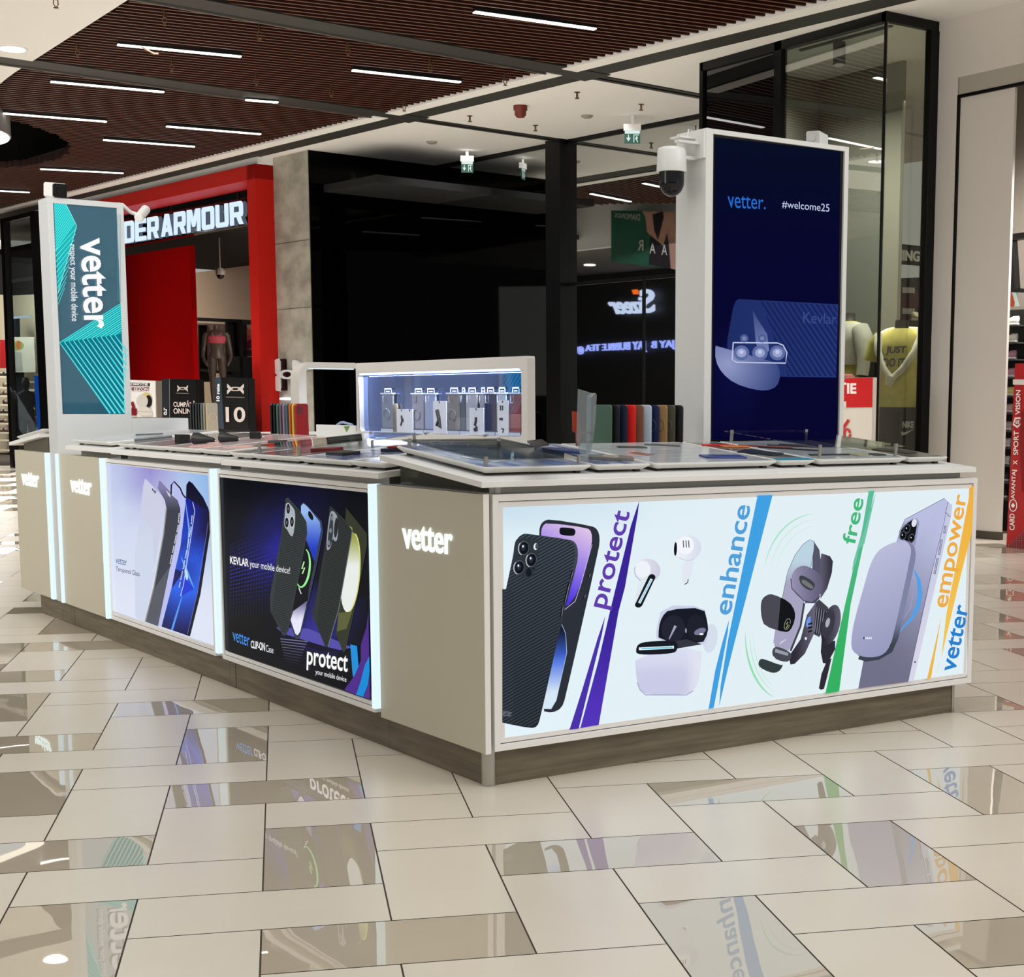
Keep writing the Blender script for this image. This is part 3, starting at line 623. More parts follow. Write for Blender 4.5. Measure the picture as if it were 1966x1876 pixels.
A.line([(1345, 700), (1375, 770), (1385, 860), (1370, 950), (1330, 1030), (1243, 1128)], [6, 26, 34, 32, 24, 6], (84, 160, 232)); A.line([(1330, 790), (1335, 870), (1320, 960), (1270, 1040)], [3, 10, 10, 3], (150, 156, 200))
A.poly([(1232, 480), (1240, 440), (1262, 390), (1330, 345), (1362, 342), (1380, 370), (1352, 530), (1300, 520)], (150, 154, 188)); A.poly([(1238, 470), (1262, 405), (1325, 355), (1355, 350), (1366, 375), (1340, 520), (1290, 500)], (16, 18, 24), 0, 1)
for cx, cy, r in ((1294, 415, 30), (1266, 462, 28), (1326, 480, 28)): A.poly(ell(cx, cy, r * .8, r * 1.15, 14), (66, 70, 80)); A.poly(ell(cx, cy, r * .6, r * .85, 14), (8, 10, 14)); A.poly(ell(cx - 4, cy - 4, 4, 5), (235, 240, 248))
A.poly(ell(1343, 375, 17, 28, 14), (225, 228, 236))
A.poly([(1228, 500), (1300, 500), (1345, 535), (1355, 590), (1348, 650), (1235, 1170), (1190, 1270), (1100, 1322), (1010, 1335), (955, 1318), (1100, 900)], lambda x, y: lerpc((128, 132, 164), (60, 68, 78), (y - 1050) / 150), 3)
pb = [(905, 1200), (925, 1060), (1010, 760), (1040, 660), (1085, 575), (1150, 528), (1240, 498), (1290, 500), (1322, 545), (1320, 600), (1195, 1180), (1160, 1260), (1110, 1298), (1040, 1308), (970, 1300), (915, 1262)]
A.poly(pb, lambda x, y: lerpc((186, 188, 218), (150, 152, 188), ((y - 550) + (x - 1100) * .5) / 800), 3, 1); A.line(smooth(pb, 1)[20:29] , 3, (40, 42, 66)); A.line(smooth(pb, 1)[0:9], 3, (200, 204, 226))
A.poly(ell(995, 1172, 5, 8), (40, 40, 60))
for k in range(4): A.poly(ell(1009 + k * 12, 1172, 4.5, 7), (240, 244, 250))
# empower
ORG = (238, 182, 66)
A.poly([(1736, 122), (1756, 120), (1739, 448), (1650, 800), (1530, 1312), (1566, 1000), (1636, 650)], lambda x, y: lerpc((240, 176, 62), (242, 196, 84), (y - 200) / 900), 2)
A.poly([(1531, 1020), (1504, 1190), (1459, 1448), (1431, 1455), (1474, 1275)], ORG); A.poly([(1522, 1318), (1497, 1438), (1508, 1370)], (244, 206, 110))
A.text('empower', [(1496, 955), (1643, 172), (1738, 190), (1606, 968)], (238, 172, 70), .016); A.text('vetter', [(1533, 1392), (1632, 932), (1722, 952), (1628, 1410)], (40, 128, 206), .016)
A.build('poster', LIT, t_corner := bpy.data.objects['corner_cabinet'])
# dark blue poster on the left side
A = Art(X, -.0265, K); q = [(78, 130), (1100, 238), (1125, 1667), (118, 1327)]
def bg2(x, y):
    c = (9, 12, 20); d1 = math.hypot((x - 480) / 330, (y - 620) / 420); d2 = math.hypot((x - 780) / 300, (y - 1130) / 260); d3 = math.hypot((x - 700) / 260, (y - 330) / 260)
    c = lerpc((34, 34, 150), c, d1 ** .8); return lerpc(lerpc((70, 60, 205), c, d2 ** .8), lerpc((26, 24, 96), c, d3), .45 if d3 < d2 else .0)
A.poly(q, bg2, 7)
for k in range(20):
    y0 = 330 + k * 34; A.many([[(x, y0 + (650 - x) * .42 * (1 - k / 24) + 60 + (x % 2)), (x + 14, y0 + (640 - x) * .42 * (1 - k / 24) + 56), (x + 12, y0 + (640 - x) * .42 * (1 - k / 24) + 66), (x - 2, y0 + (650 - x) * .42 * (1 - k / 24) + 70)] for x in range(150, 700, 20)], lerpc((20, 24, 60), (44, 44, 160), max(0, 1 - abs(k - 8) / 9)), q)
A.poly([(470, 1170), (700, 1180), (1000, 1310), (900, 1330), (700, 1290), (560, 1250)], (84, 78, 170)); A.poly([(490, 1205), (800, 1300), (960, 1340), (760, 1330), (560, 1260)], (16, 15, 40))
for k in range(9): A.line([(500 + k * 4, 1250 + k * 19), (690 - k * 8, 1270 + k * 19)], 6, lerpc((120, 120, 150), (34, 34, 48), k / 8))
A.poly([(958, 343), (1100, 520), (1102, 600), (1030, 980), (952, 1335), (935, 1342), (885, 1212), (905, 1060), (948, 450)], (50, 56, 42)); 
A.poly(ell(985, 790, 66, 278, 4), lambda x, y: lerpc((150, 156, 70), (232, 236, 232), (y - 540) / 200), 3, 0); A.line(ell(985, 790, 66, 278, 4, -75, 80, 20), 8, (214, 214, 120)); A.poly([(950, 450), (1000, 480), (1000, 560), (950, 520)], (148, 150, 74))
A.poly([(905, 1070), (1000, 1060), (960, 1180), (893, 1200)], (92, 96, 56))
case2 = [(845, 330), (856, 334), (950, 428), (1000, 500), (992, 560), (905, 1050), (832, 1305), (814, 1310), (720, 1080), (740, 1010), (820, 560)]
A.poly(case2, (46, 52, 52)); A.many([[(600, y0), (1100, y0 - 170), (1100, y0 - 164), (600, y0 + 7)] for y0 in range(480, 1500, 17)], (32, 37, 38), [(846, 345), (950, 440), (992, 505), (900, 1050), (820, 1300), (726, 1080), (822, 560)])
A.line([(1000, 500), (992, 560), (905, 1050), (832, 1305)], 5, (110, 116, 116))
A.poly([(820, 620), (828, 500), (845, 380), (862, 360), (890, 385), (902, 430), (900, 560), (880, 580), (866, 550), (850, 620), (830, 640)], (150, 156, 166), 0, 1); A.poly([(826, 600), (850, 385), (868, 385), (868, 560), (840, 625)], (54, 60, 66), 0, 1); A.poly(ell(888, 480, 13, 70, 4), (36, 40, 46))
for yy, xx in ((415, 862), (500, 850), (585, 838)): A.poly(ell(xx, yy, 9, 17), (120, 128, 136))
ph = [(645, 320), (662, 305), (690, 326), (790, 436), (800, 510), (742, 800), (640, 1235), (620, 1255), (605, 1245), (572, 1150), (640, 800)]
A.poly(ph, (52, 60, 74), 0, 0); A.poly([(646, 330), (662, 312), (690, 335), (776, 440), (784, 500), (740, 720), (690, 640), (644, 500)], lambda x, y: lerpc((150, 186, 238), (26, 56, 190), (y - 380) / 250), 3)
A.poly([(740, 720), (700, 900), (690, 1020), (580, 1090), (640, 700), (680, 560)], (12, 14, 24)); A.poly([(690, 985), (640, 1200), (622, 1225), (606, 1215), (574, 1120), (590, 1060)], lambda x, y: lerpc((96, 92, 140), (232, 230, 250), (y - 1000) / 110), 3)
A.poly([(695, 370), (705, 362), (730, 395), (732, 425), (718, 430), (695, 398)], (14, 16, 22), 0, 1)
A.line(ell(658, 760, 48, 132, 6, -80, 130, 24), [6 + 9 * math.sin(math.pi * k / 24) for k in range(25)], (150, 236, 150)); A.line([(668, 715), (652, 765), (672, 757), (655, 800)], 8, (190, 250, 170)); A.line([(630, 895), (648, 940)], 6, (230, 230, 240))
case1 = [(540, 275), (560, 274), (630, 350), (684, 440), (690, 520), (620, 880), (560, 1190), (540, 1228), (520, 1228), (435, 1060), (430, 960), (510, 520)]
A.poly(case1, (52, 59, 60)); A.many([[(380, y0), (760, y0 - 110), (760, y0 - 103), (380, y0 + 8)] for y0 in range(390, 1400, 16)], (36, 42, 44), [(545, 290), (625, 355), (678, 445), (682, 520), (555, 1180), (525, 1215), (440, 1055), (436, 965), (515, 520)])
A.poly([(538, 320), (556, 305), (590, 338), (606, 370), (606, 440), (592, 540), (575, 540), (548, 490), (530, 470)], (168, 174, 182), 0, 1)
for cx, cy in ((558, 350), (548, 445), (584, 440)): A.poly(ell(cx, cy, 17, 42, 0), (196, 200, 206)); A.poly(ell(cx, cy, 13, 35), (24, 28, 34)); A.poly(ell(cx, cy, 5, 14), (90, 96, 110))
A.poly([(988, 1288), (1035, 1300), (1046, 1445), (1017, 1542), (1005, 1500)], (28, 142, 218)); A.poly([(1114, 1060), (1100, 1170), (1062, 1290), (1062, 1400), (1020, 1500), (948, 1602), (1030, 1638), (1080, 1540), (1120, 1390)], (78, 44, 138)); A.poly([(1121, 1372), (1090, 1430), (1062, 1540), (1030, 1636), (1078, 1652), (1110, 1570), (1123, 1480)], (20, 138, 214)); A.poly([(1123, 1490), (1112, 1570), (1082, 1652), (1125, 1666)], (84, 48, 140))
A.text('KEVLAR', [(155, 677), (283, 697), (285, 752), (157, 730)], (250, 250, 252), .02); A.text('your mobile device!', [(292, 702), (571, 754), (572, 815), (292, 768)], (240, 242, 248), .0)
A.text('vetter', [(172, 1192), (292, 1232), (290, 1306), (178, 1264)], (76, 150, 236), .0); A.text('CLIP-ON', [(300, 1260), (398, 1278), (398, 1337), (300, 1312)], (248, 248, 250), .02); A.text('Case', [(404, 1290), (456, 1306), (456, 1352), (404, 1338)], (230, 232, 240))
A.text('protect', [(690, 1316), (974, 1366), (968, 1524), (686, 1466)], (252, 252, 252), .016); A.text('your mobile device', [(748, 1458), (962, 1514), (962, 1560), (748, 1504)], (246, 246, 250))
A.build('poster', LIT, c1)
# pale poster
A = Art(X, -.0265, Mc); q = [(103, 133), (992, 236), (1036, 1697), (158, 1396)]
def bg3(x, y):
    c = lerpc((196, 208, 236), (222, 228, 244), (y - 200) / 1200); d = math.hypot((x - 480) / 320, (y - 190) / 420); c = lerpc((150, 140, 208), c, d); return lerpc(c, (140, 182, 232), max(0, (x - 650) / 350) * max(0, 1 - (y - 300) / 900))
A.poly(q, bg3, 6)
A.poly([(425, 320), (440, 262), (456, 275), (590, 415), (618, 470), (624, 520), (600, 720), (440, 1490), (356, 1452), (350, 900), (380, 700)], lambda x, y: lerpc((196, 198, 226), (206, 214, 234), (y - 300) / 500), 2)
A.poly([(425, 320), (440, 262), (590, 420), (560, 760), (520, 1060), (505, 700), (400, 560)], lambda x, y: (204, 206, 228), 0); A.poly([(500, 345), (512, 352), (512, 372), (500, 365)], (90, 92, 110)); A.poly(ell(524, 376, 10, 16, -30), (110, 112, 130))
dk = [(548, 345), (560, 284), (572, 284), (650, 370), (660, 390), (720, 450), (742, 520), (742, 600), (690, 870), (655, 1020), (552, 1530), (443, 1490), (520, 1180), (600, 740), (624, 520), (610, 450)]
A.poly(dk, lambda x, y: lerpc((132, 128, 170), (58, 62, 74), (y - 340) / 200), 3); A.poly([(650, 1020), (552, 1530), (445, 1490), (505, 1230)], (84, 88, 100)); A.line([(660, 385), (720, 450), (742, 520), (742, 600), (690, 870), (655, 1020)], 7, (20, 22, 32)); A.poly([(620, 362), (658, 396), (658, 425), (640, 410)], (196, 196, 216))
A.line([(624, 520), (600, 740), (520, 1180), (443, 1490)], 10, (140, 140, 132))
A.poly([(665, 400), (664, 320), (690, 290), (742, 350), (768, 400), (850, 465), (868, 540), (830, 800), (580, 1535), (552, 1528), (655, 1030), (692, 870), (744, 600), (742, 520), (720, 450)], (186, 190, 238))
A.line([(664, 400), (666, 320), (690, 289), (742, 345), (765, 400), (790, 430)], 12, (8, 10, 26))
blue = [(792, 430), (795, 320), (818, 283), (850, 305), (940, 425), (985, 520), (998, 580), (986, 700), (905, 1250), (815, 1613), (582, 1533), (668, 1200), (700, 1040), (745, 840)]
def bl(x, y):
    d = abs((x - 740) * .84 - (y - 940) * -.1) / 200; e = math.hypot(x - 800, y - 1080) / 260
    return lerpc(lerpc((40, 100, 235), (14, 26, 150), (y - 1100) / -700), (12, 14, 70), min(1, abs(e - .6) * .7) if y > 800 else min(1, (x - 800) / 160))
A.poly(blue, bl, 5); A.poly([(792, 425), (797, 315), (818, 283), (850, 305), (940, 425), (985, 520), (940, 520), (860, 460)], (14, 14, 44))
A.line([(785, 440), (820, 700), (790, 1060)], [3, 14, 2], (120, 170, 250)); A.line([(748, 930), (800, 1060), (862, 1205)], [2, 22, 3], (110, 170, 250)); A.line([(770, 1230), (720, 1400), (672, 1562)], [3, 16, 18], (84, 150, 240)); A.poly([(745, 1080), (862, 1205), (760, 1270)], (24, 60, 210)); A.poly([(672, 1205), (770, 1060), (700, 1040)], (14, 20, 96)); A.poly(ell(795, 1085, 12, 50, -10), (190, 225, 255))
A.line([(850, 465), (868, 540), (830, 800), (770, 1180), (745, 1270)], 5, (210, 216, 250))
A.line([(998, 575), (990, 700), (905, 1250), (815, 1613)], 26, (12, 12, 34)); A.line([(984, 640), (890, 1250), (805, 1600)], 3, (120, 130, 210))
A.text('vetter', [(190, 940), (286, 962), (286, 1010), (190, 990)], (44, 92, 140)); A.text('Tempered Glass', [(192, 1014), (395, 1060), (395, 1116), (192, 1064)], (34, 44, 60))
for pts, c in (([(735, 560), (728, 660), (690, 850), (655, 1010)], (236, 238, 244)), ([(848, 580), (838, 700), (800, 900), (740, 1200)], (222, 228, 250)), ([(575, 800), (560, 900), (522, 1060)], (222, 226, 240))):
    for i in range(len(pts) - 1):
        a, b_ = pts[i], pts[i + 1]; n = int(math.hypot(b_[0] - a[0], b_[1] - a[1]) / 13)
        for k in range(n):
            if (k + i) % 7 == 6: continue
            u0, u1 = k / n, (k + .7) / n; A.line([(a[0] + (b_[0] - a[0]) * u0, a[1] + (b_[1] - a[1]) * u0), (a[0] + (b_[0] - a[0]) * u1, a[1] + (b_[1] - a[1]) * u1)], 8, c)
A.build('poster', LIT, c2)
# ---- worktops
SL = .0915
def wtop(label, loopf, mats=None): pass
t = thing('worktop', 'sloping white worktop over the long front cabinet, nearest the camera', 'worktop', (1.1, .3, .98), 'sloping kiosk worktops')
b = MB(); b.hexa([(-.045, -.06, .987), (2.24, -.06, .987), (2.24, .655, 1.052), (-.045, .655, 1.052)], [(-.045, -.06, 1.007), (2.24, -.06, 1.007), (2.24, .655, 1.072), (-.045, .655, 1.072)]); b.build('slab', WHITE, t, .0012)
GR = mat('riser_grey', (150, 152, 148), .3, .3)
b = MB(); b.hexa([(.03, -.01, .965), (2.2, -.01, .965), (2.2, .64, .965), (.03, .64, .965)], [(.03, -.01, .9905), (2.2, -.01, .9905), (2.2, .64, 1.0505), (.03, .64, 1.0505)]); b.add([(.0285, .0, .966), (.0285, .64, .966), (.0285, .64, 1.05), (.0285, .0, .991)], [(0, 1, 2, 3)], 1); b.build('riser', [GR, mat('riser_glass', (58, 60, 48), .15)], t)
b = MB(); b.tube([(.045, .008, .965), (.045, .008, .9895)], .022, 16); b.build('steel_corner', STEEL, t)
def side_top(label, y0, y1, dz, riser=True):
    t = thing('worktop', label, 'worktop', (.3, (y0 + y1) / 2, .98), 'sloping kiosk worktops')
    b = MB(); b.hexa([(-.05, y1, .987 + dz), (-.05, y0, .987 + dz), (.66, y0, 1.052 + dz), (.66, y1, 1.052 + dz)], [(-.05, y1, 1.008 + dz), (-.05, y0, 1.008 + dz), (.66, y0, 1.073 + dz), (.66, y1, 1.073 + dz)]); b.build('slab', WHITE, t, .0012)
    b = MB(); b.hexa([(.02, y1 - .05, .965), (.02, y0 + .05, .965), (.64, y0 + .05, .965), (.64, y1 - .05, .965)], [(.02, y1 - .05, .992 + dz), (.02, y0 + .05, .992 + dz), (.64, y0 + .05, 1.049 + dz), (.64, y1 - .05, 1.049 + dz)]); b.build('riser', STEEL if riser else GR, t)
    return t
side_top('sloping white worktop over the dark blue poster cabinet', .66, 2.16, 0)
side_top('sloping white worktop over the pale poster cabinet', 2.175, 3.67, .005)
side_top('short sloping white worktop beside the sign tower', 3.68, 4.46, .009)
t = thing('worktop', 'white worktop of the far end cabinet, sloping the other way, left of the sign tower', 'worktop', (.3, 5.3, .98), 'sloping kiosk worktops')
b = MB(); b.hexa([(-.045, 5.66, .99), (-.045, 4.99, 1.052), (2.2, 4.99, 1.052), (2.2, 5.66, .99)], [(-.045, 5.66, 1.01), (-.045, 4.99, 1.074), (2.2, 4.99, 1.074), (2.2, 5.66, 1.01)]); b.build('slab', WHITE, t, .0012)
b = MB(); b.hexa([(.0, 5.5, .965), (.0, 4.98, .965), (2.1, 4.98, .965), (2.1, 5.5, .965)], [(.0, 5.5, 1.003), (.0, 4.98, 1.05), (2.1, 4.98, 1.05), (2.1, 5.5, 1.003)]); b.build('riser', mat('riser_olive', (92, 88, 74), .4), t)
b = MB(); b.box(.7, 2.2, 4.912, 5.6, 0, .96); tag(b.build('back_counter_cabinet', WHITE, None), 'plain white rear cabinet of the kiosk behind the sign tower', 'cabinet')
b = MB(); b.box(1.6, 2.255, 1.0, 4.9, 0, 1.03); tag(b.build('side_counter_cabinet', WHITE), 'plain white cabinet under the lit showcase on the far side of the kiosk', 'cabinet')
# ---- left sign tower
t = thing('sign_tower', 'tall white sign tower with turquoise edge-lit glass panel, left end of kiosk', 'sign', (.17, 4.75, 0))
gx0, gx1 = hy(102, 389, 4.66).x, hy(225, 400, 4.66).x; gz1 = 2.335; gz0 = 1.186
b = MB(); b.box(-.03, .385, 4.66, 4.84, .123, gz0); b.box(-.03, .385, 4.66, 4.84, gz1, 2.365); b.box(-.03, gx0, 4.66, 4.84, gz0, gz1); b.box(gx1, .385, 4.66, 4.84, gz0, gz1)
b.box(.385, .715, 4.66, 4.84, .123, 1.163); b.build('frame', mat('tower_laminate', (204, 206, 206), .4), t, .001); b = MB(); b.box(0, .62, 4.658, 4.839, 0, .123); b.build('plinth', PLINTH, t)
b = MB(); b.box(gx0, gx1, 4.672, 4.69, gz0, gz1); gm = mat('tower_glass', (38, 66, 80), .04, spec=.9, coat=.6); gm.node_tree.nodes['Principled BSDF'].inputs['Emission Color'].default_value = lin((36, 92, 112)) + (1,); gm.node_tree.nodes['Principled BSDF'].inputs['Emission Strength'].default_value = .5
b.build('glass_panel', gm, t)
A = Art(Y, 4.671, G, .0004)
TQ, TQD = (72, 236, 232), (18, 134, 152)
c1_ = [(92, 118), (180, 122), (262, 280), (262, 300), (122, 795), (110, 500)]
A.poly(c1_, (38, 178, 182)); 
A.many([[(60, y0), (300, y0 - 330), (300, y0 - 317), (60, y0 + 13)] for y0 in range(150, 520, 23)], TQ, [(92, 118), (180, 122), (262, 280), (255, 330), (105, 470)])
A.many([[(104 + i * 2, 470 + i * 40), (262 - i * 9, 300 + i * 45), (262 - i * 9, 308 + i * 45), (104 + i * 2, 482 + i * 40)] for i in range(0, 11)], TQ)
A.line([(180, 122), (262, 285), (122, 795)], 4, (150, 250, 246))
def chev(u):
    a = (592 + 2 * u, 872 + 215 * u); c_ = (135 + 440 * u, 1165 - 62 * u); L = 1; d = (380, 538)
    tx = (618 + 6 * u - c_[0]) / d[0]; ty = (1698 - c_[1]) / d[1]; tt = min(tx, ty); e = (c_[0] + d[0] * tt, c_[1] + d[1] * tt); return a, c_, e
o0, o1, o2 = chev(0)
A.poly([o0, (600, 880), (628, 1698), o2, o1], (16, 118, 136)); 
A.poly([o0, (600, 1095), (575, 1105), o1], (26, 160, 170))
for k in range(13):
    a, c_, e = chev(k / 13); cr = [(c_[0] + 22 * (1 - k / 13), c_[1] - 14 * (1 - k / 13)), c_, (c_[0] + 14, c_[1] + 20)]
    A.line([a] + smooth(cr, 0) + [e], [5, 6, 6, 6, 7], TQ if k % 2 == 0 else (110, 244, 240)); 
    A.line([(c_[0] + 24, c_[1] + 30), (e[0] + 6, e[1] - 2)], 4, (120, 205, 215))
    if e[1] < 1690: A.line([e, (e[0] - 6, e[1] + 26), (e[0] + 4, e[1] + 44)], 5, TQ)
for k in range(5): A.line([(560 + k * 12, 200), (566 + k * 10, 860)], 2, (110, 160, 175)) if k < 3 else None
A.text('vetter', [(462, 378), (494, 1060), (312, 1062), (280, 385)], (252, 252, 252), .02); A.text('respect your mobile device', [(252, 430), (268, 1006), (204, 1006), (190, 430)], (236, 238, 242), .012)
A.build('etched_artwork', LIT, t)
b = MB(); b.box(-.045, -.031, 4.664, 4.69, .126, .966); b.build('light_strip', LED, t, .001)
def cctv_box(o, parent=None): pass
# ---- screen totem
t = thing('screen_totem', 'tall white totem with dark blue portrait screen at the right of the kiosk', 'totem', (1.9, .87, 0))
sx0, sx1 = hy(1368.5, 400, .774).x, hy(1618, 500, .774).x; sz1 = 2.345
b = MB(); b.box(1.5, sx0, .774, .975, 0, 2.365); b.box(sx1, 2.29, .774, .975, 0, 2.365); b.box(sx0, sx1, .774, .975, sz1, 2.365); b.box(sx0, sx1, .8, .975, 0, sz1); b.build('body', mat('totem_white', (232, 232, 228), .4), t, .001)
b = MB(); b.box(sx0, sx1, .784, .8, .9, sz1); b.build('bezel', BLKGLOSS, t)
A = Art(Y, .7835, T)
q = [(336, 262), (948, 330), (930, 1735), (322, 1735)]
def sc_(x, y): 
    c = lerpc((3, 10, 34), (4, 3, 44), (y - 300) / 500); d = math.hypot((x - 440) / 230, (y - 1420) / 150); return lerpc((16, 28, 92), c, d)
A.poly(q, sc_, 6)
A.poly([(438, 1058), (452, 1050), (936, 1076), (926, 1432), (400, 1424), (388, 1400), (398, 1240), (425, 1090)], lambda x, y: lerpc((30, 44, 100), (34, 52, 118), (x - 400) / 500), 3)
A.many([[(x0, 1000), (x0 + 12, 1000), (x0 + 312, 1460), (x0 + 300, 1460)] for x0 in range(100, 960, 26)], (22, 34, 86), [(560, 1062), (934, 1080), (925, 1425), (690, 1425)])
A.poly([(338, 1270), (345, 1300), (420, 1340), (560, 1345), (640, 1360), (655, 1420), (640, 1475), (590, 1497), (520, 1490), (430, 1460), (370, 1410), (338, 1350)], lambda x, y: lerpc((150, 158, 200), (58, 72, 128), math.hypot(x - 390, y - 1370) / 260), 4, 1)
A.poly([(520, 1105), (545, 1150), (590, 1220), (600, 1300), (560, 1340), (535, 1260)], lambda x, y: lerpc((60, 74, 126), (120, 134, 184), (y - 1120) / 200), 2)
A.line([(425, 1262), (420, 1345), (440, 1358), (680, 1362), (686, 1310), (668, 1275), (640, 1264), (425, 1262)], 6, (190, 198, 226))
for cx in (465, 555, 640): A.poly(ell(cx, 1312, 38, 36), (92, 106, 160)); A.poly(ell(cx, 1312, 24, 22), (150, 160, 204)); A.poly(ell(cx, 1308, 10, 10), (190, 198, 228))
for cx in (478, 565): A.poly(ell(cx, 1242, 20, 20), (78, 92, 144)); A.poly(ell(cx, 1242, 10, 10), (120, 132, 176))
A.text('Kevlar', [(765, 1112), (930, 1122), (926, 1172), (764, 1168)], (56, 74, 134))
A.text('vetter.', [(396, 538), (584, 560), (582, 614), (400, 606)], (36, 108, 206), .0); A.text('#welcome25', [(662, 570), (893, 588), (892, 630), (662, 608)], (196, 206, 238), .0)
A.build('screen', LIT, t)
CW = mat('camera_white', (232, 232, 228), .35)
# dome camera with bracket
c = hy(1289.5, 310, .86); t = thing('dome_security_camera', 'white pan-tilt dome security camera on bracket at the left side of the totem', 'security camera', (c.x, c.y, c.z))
R_ = 28.5 / FP * (c - CAM).dot(CF); zt = hy(1289, 283, .86).z; zm = hy(1289, 331, .86).z; zb = hy(1289, 378, .86).z
b = MB(); b.loft([(c.x, c.y, zm, R_, R_), (c.x, c.y, zm + .008, R_ * 1.02, R_ * 1.02), (c.x, c.y, zt - .015, R_ * .97, R_ * .97), (c.x, c.y, zt - .004, R_ * .9, R_ * .9), (c.x, c.y, zt, R_ * .72, R_ * .72)], 32); b.build('housing', CW, t)
b = MB(); h = zm - zb; r2 = R_ * .86; b.loft([(c.x, c.y, zb + h * (1 - math.cos(a)) * .62, max(.002, r2 * math.sin(a)), max(.002, r2 * math.sin(a))) for a in [i * math.pi / 2 / 8 for i in range(9)]] + [(c.x, c.y, zm, r2, r2)], 28); dm = b.build('dome', BLKGLOSS, t)
b = MB(); b.tube([(c.x + .02, c.y - .012, zb + h * .5), (c.x - .012, c.y - R_ * .82, zb + h * .5)], .018, 16); b.build('lens', mat('lens_dark', (30, 30, 34), .15), dm)
za = hx(1300, 262, 1.5).z; b = MB(); b.box(1.488, 1.4995, .775, .95, za - .11, za); b.box(c.x + R_ * .5, 1.49, c.y - .03, c.y + .03, zt - .045, zt - .03); b.box(c.x - .01, 1.495, .8, .83, za - .055, za - .045); b.box(c.x + .02, 1.495, .83, .9, za - .03, za - .022)
b.tube([(1.47, .86, za - .02), (1.475, .86, za + .01), (1.49, .86, za + .012), (1.495, .86, za - .01)], .003, 6); b.build('bracket', CW, t, .001)
def bullet(p, aim, ln, r, label, face=BLACK, boxy=False, arm=None):
    p = Vector(p); d = (Vector(aim) - p).normalized(); t = thing('bullet_security_camera', label, 'security camera', p); a = d.cross(Z).normalized(); u = a.cross(d)
    b = MB()
    if boxy:
        lp = [p + (a * x + u * z) * r for x, z in ((-.8, -1), (.8, -1), (1, -.8), (1, .8), (.8, 1), (-.8, 1), (-1, .8), (-1, -.8))]; b.prism(lp, d * ln)
    else: b.tube([p, p + d * ln], r, 20)
    b.build('housing', CW, t, .002)
    b = MB()
    if boxy: lp = [p + d * (ln - .004) + (a * x + u * z) * r * .92 for x, z in ((-.8, -1), (.8, -1), (1, -.8), (1, .8), (.8, 1), (-.8, 1), (-1, .8), (-1, -.8))]; b.prism(lp, d * .02); b.tube([p + d * (ln + .014), p + d * (ln + .022)], r * .5, 14)
    else: b.tube([p + d * ln, p + d * (ln + .004)], r * .8, 16)
    b.build('lens_front', face, t)
    if arm: b = MB(); b.tube(arm, .011, 10); b.tube([Vector(arm[-1]) - d * .02, Vector(arm[-1]) + d * .02], .017, 10); b.build('arm', CW, t)
    return t
p = hy(104, 365, 4.76); p.z = 2.366 + .055; bullet(p + Vector((-.01, .03, 0)), CAM + Vector((3.2, 0, 0)), .13, .04, 'white camera with black face on top of the left sign tower', mat('cam_face', (12, 14, 16), .1), True, [(p.x, p.y + .05, 2.365), (p.x, p.y + .04, 2.39)])
p = hy(280, 402, 4.72); q_ = hy(255, 432, 4.6); bullet(p, q_, .11, .026, 'small white bullet camera sticking out right of the left sign tower', CW, False, [(.386, 4.75, p.z + .02), (.41, 4.75, p.z + .018), (.45, 4.74, p.z - .02), (p + (q_ - p) * .4)])
p = hy(1572, 262, .88); p.z = 2.398; bullet(p + Vector((.035, 0.02, 0)), p + Vector((-.9, -.55, -.02)), .125, .03, 'small white camera lying on the top edge of the screen totem', mat('cam_grey', (190, 190, 186), .4), True, [(p.x + .06, .9, 2.366), (p.x + .06, .9, 2.39), (p.x + .02, .885, 2.4)])
# ---- lit showcase and gate arch
XS = 1.6
t = thing('lit_showcase', 'white framed lit showcase of packaged accessories on the far counter', 'display case', (1.68, 3.3, 1.03))
oy0, oy1 = 2.325, 4.262; iy0, iy1 = hx(1001, 760, XS).y, hx(688, 760, XS).y; iz1 = hx(850, 712, XS).z; iz0 = hx(850, 834, XS).z; oz1 = 1.489
def rrect(y0, y1, z0, z1, r, n=5):
    o = []
    for cy, cz, a0 in ((y1 - r, z1 - r, 0), (y0 + r, z1 - r, 90), (y0 + r, z0 + r, 180), (y1 - r, z0 + r, 270)):
        for k in range(n + 1): a = math.radians(a0 + 90 * k / n); o.append((cy + r * math.cos(a), cz + r * math.sin(a)))
    return o
DP = .046
outer = rrect(oy0, oy1, 1.03, oz1, .012); inner = rrect(iy0, iy1, iz0, iz1, .03); n = len(outer)
v = [(XS, y, z) for y, z in outer] + [(XS, y, z) for y, z in inner] + [(XS + DP, y, z) for y, z in outer] + [(XS + DP, y, z) for y, z in inner]
b = MB(); F_ = []
for i in range(n): j = (i + 1) % n; F_ += [(i, j, n + j, n + i), (2 * n + j, 2 * n + i, 3 * n + i, 3 * n + j), (j, i, 2 * n + i, 2 * n + j), (n + i, n + j, 3 * n + j, 3 * n + i)]
b.add(v, F_); b.build('frame', mat('case_white', (214, 208, 200), .35), t)
b = MB(); b.box(XS + DP - .012, XS + DP - .004, iy0 - .01, iy1 + .01, iz0 - .01, iz1 + .01); mm = mat('mirror_back', (120, 150, 215), .06, 1.); b.build('back_panel', mm, t)
b = MB(); b.box(XS + .004, XS + .02, iy0 + .01, iy1 - .01, iz1 - .010, iz1 - .001); b.build('light_bar', mat('case_led', (214, 228, 255), emit=4), t)
b = MB(); b.box(XS + .002, XS + .005, iy0, iy1, iz0, iz1); b.build('front_glass', glass('case_glass', (246, 249, 255), .02), t)
for yy in (iy0 + .35, iy0 + 1.0): b = MB(); b.box(XS - .002, XS + .012, yy, yy + .03, iz0 - .004, iz0 + .006); b.build('glass_clip', STEEL, t)
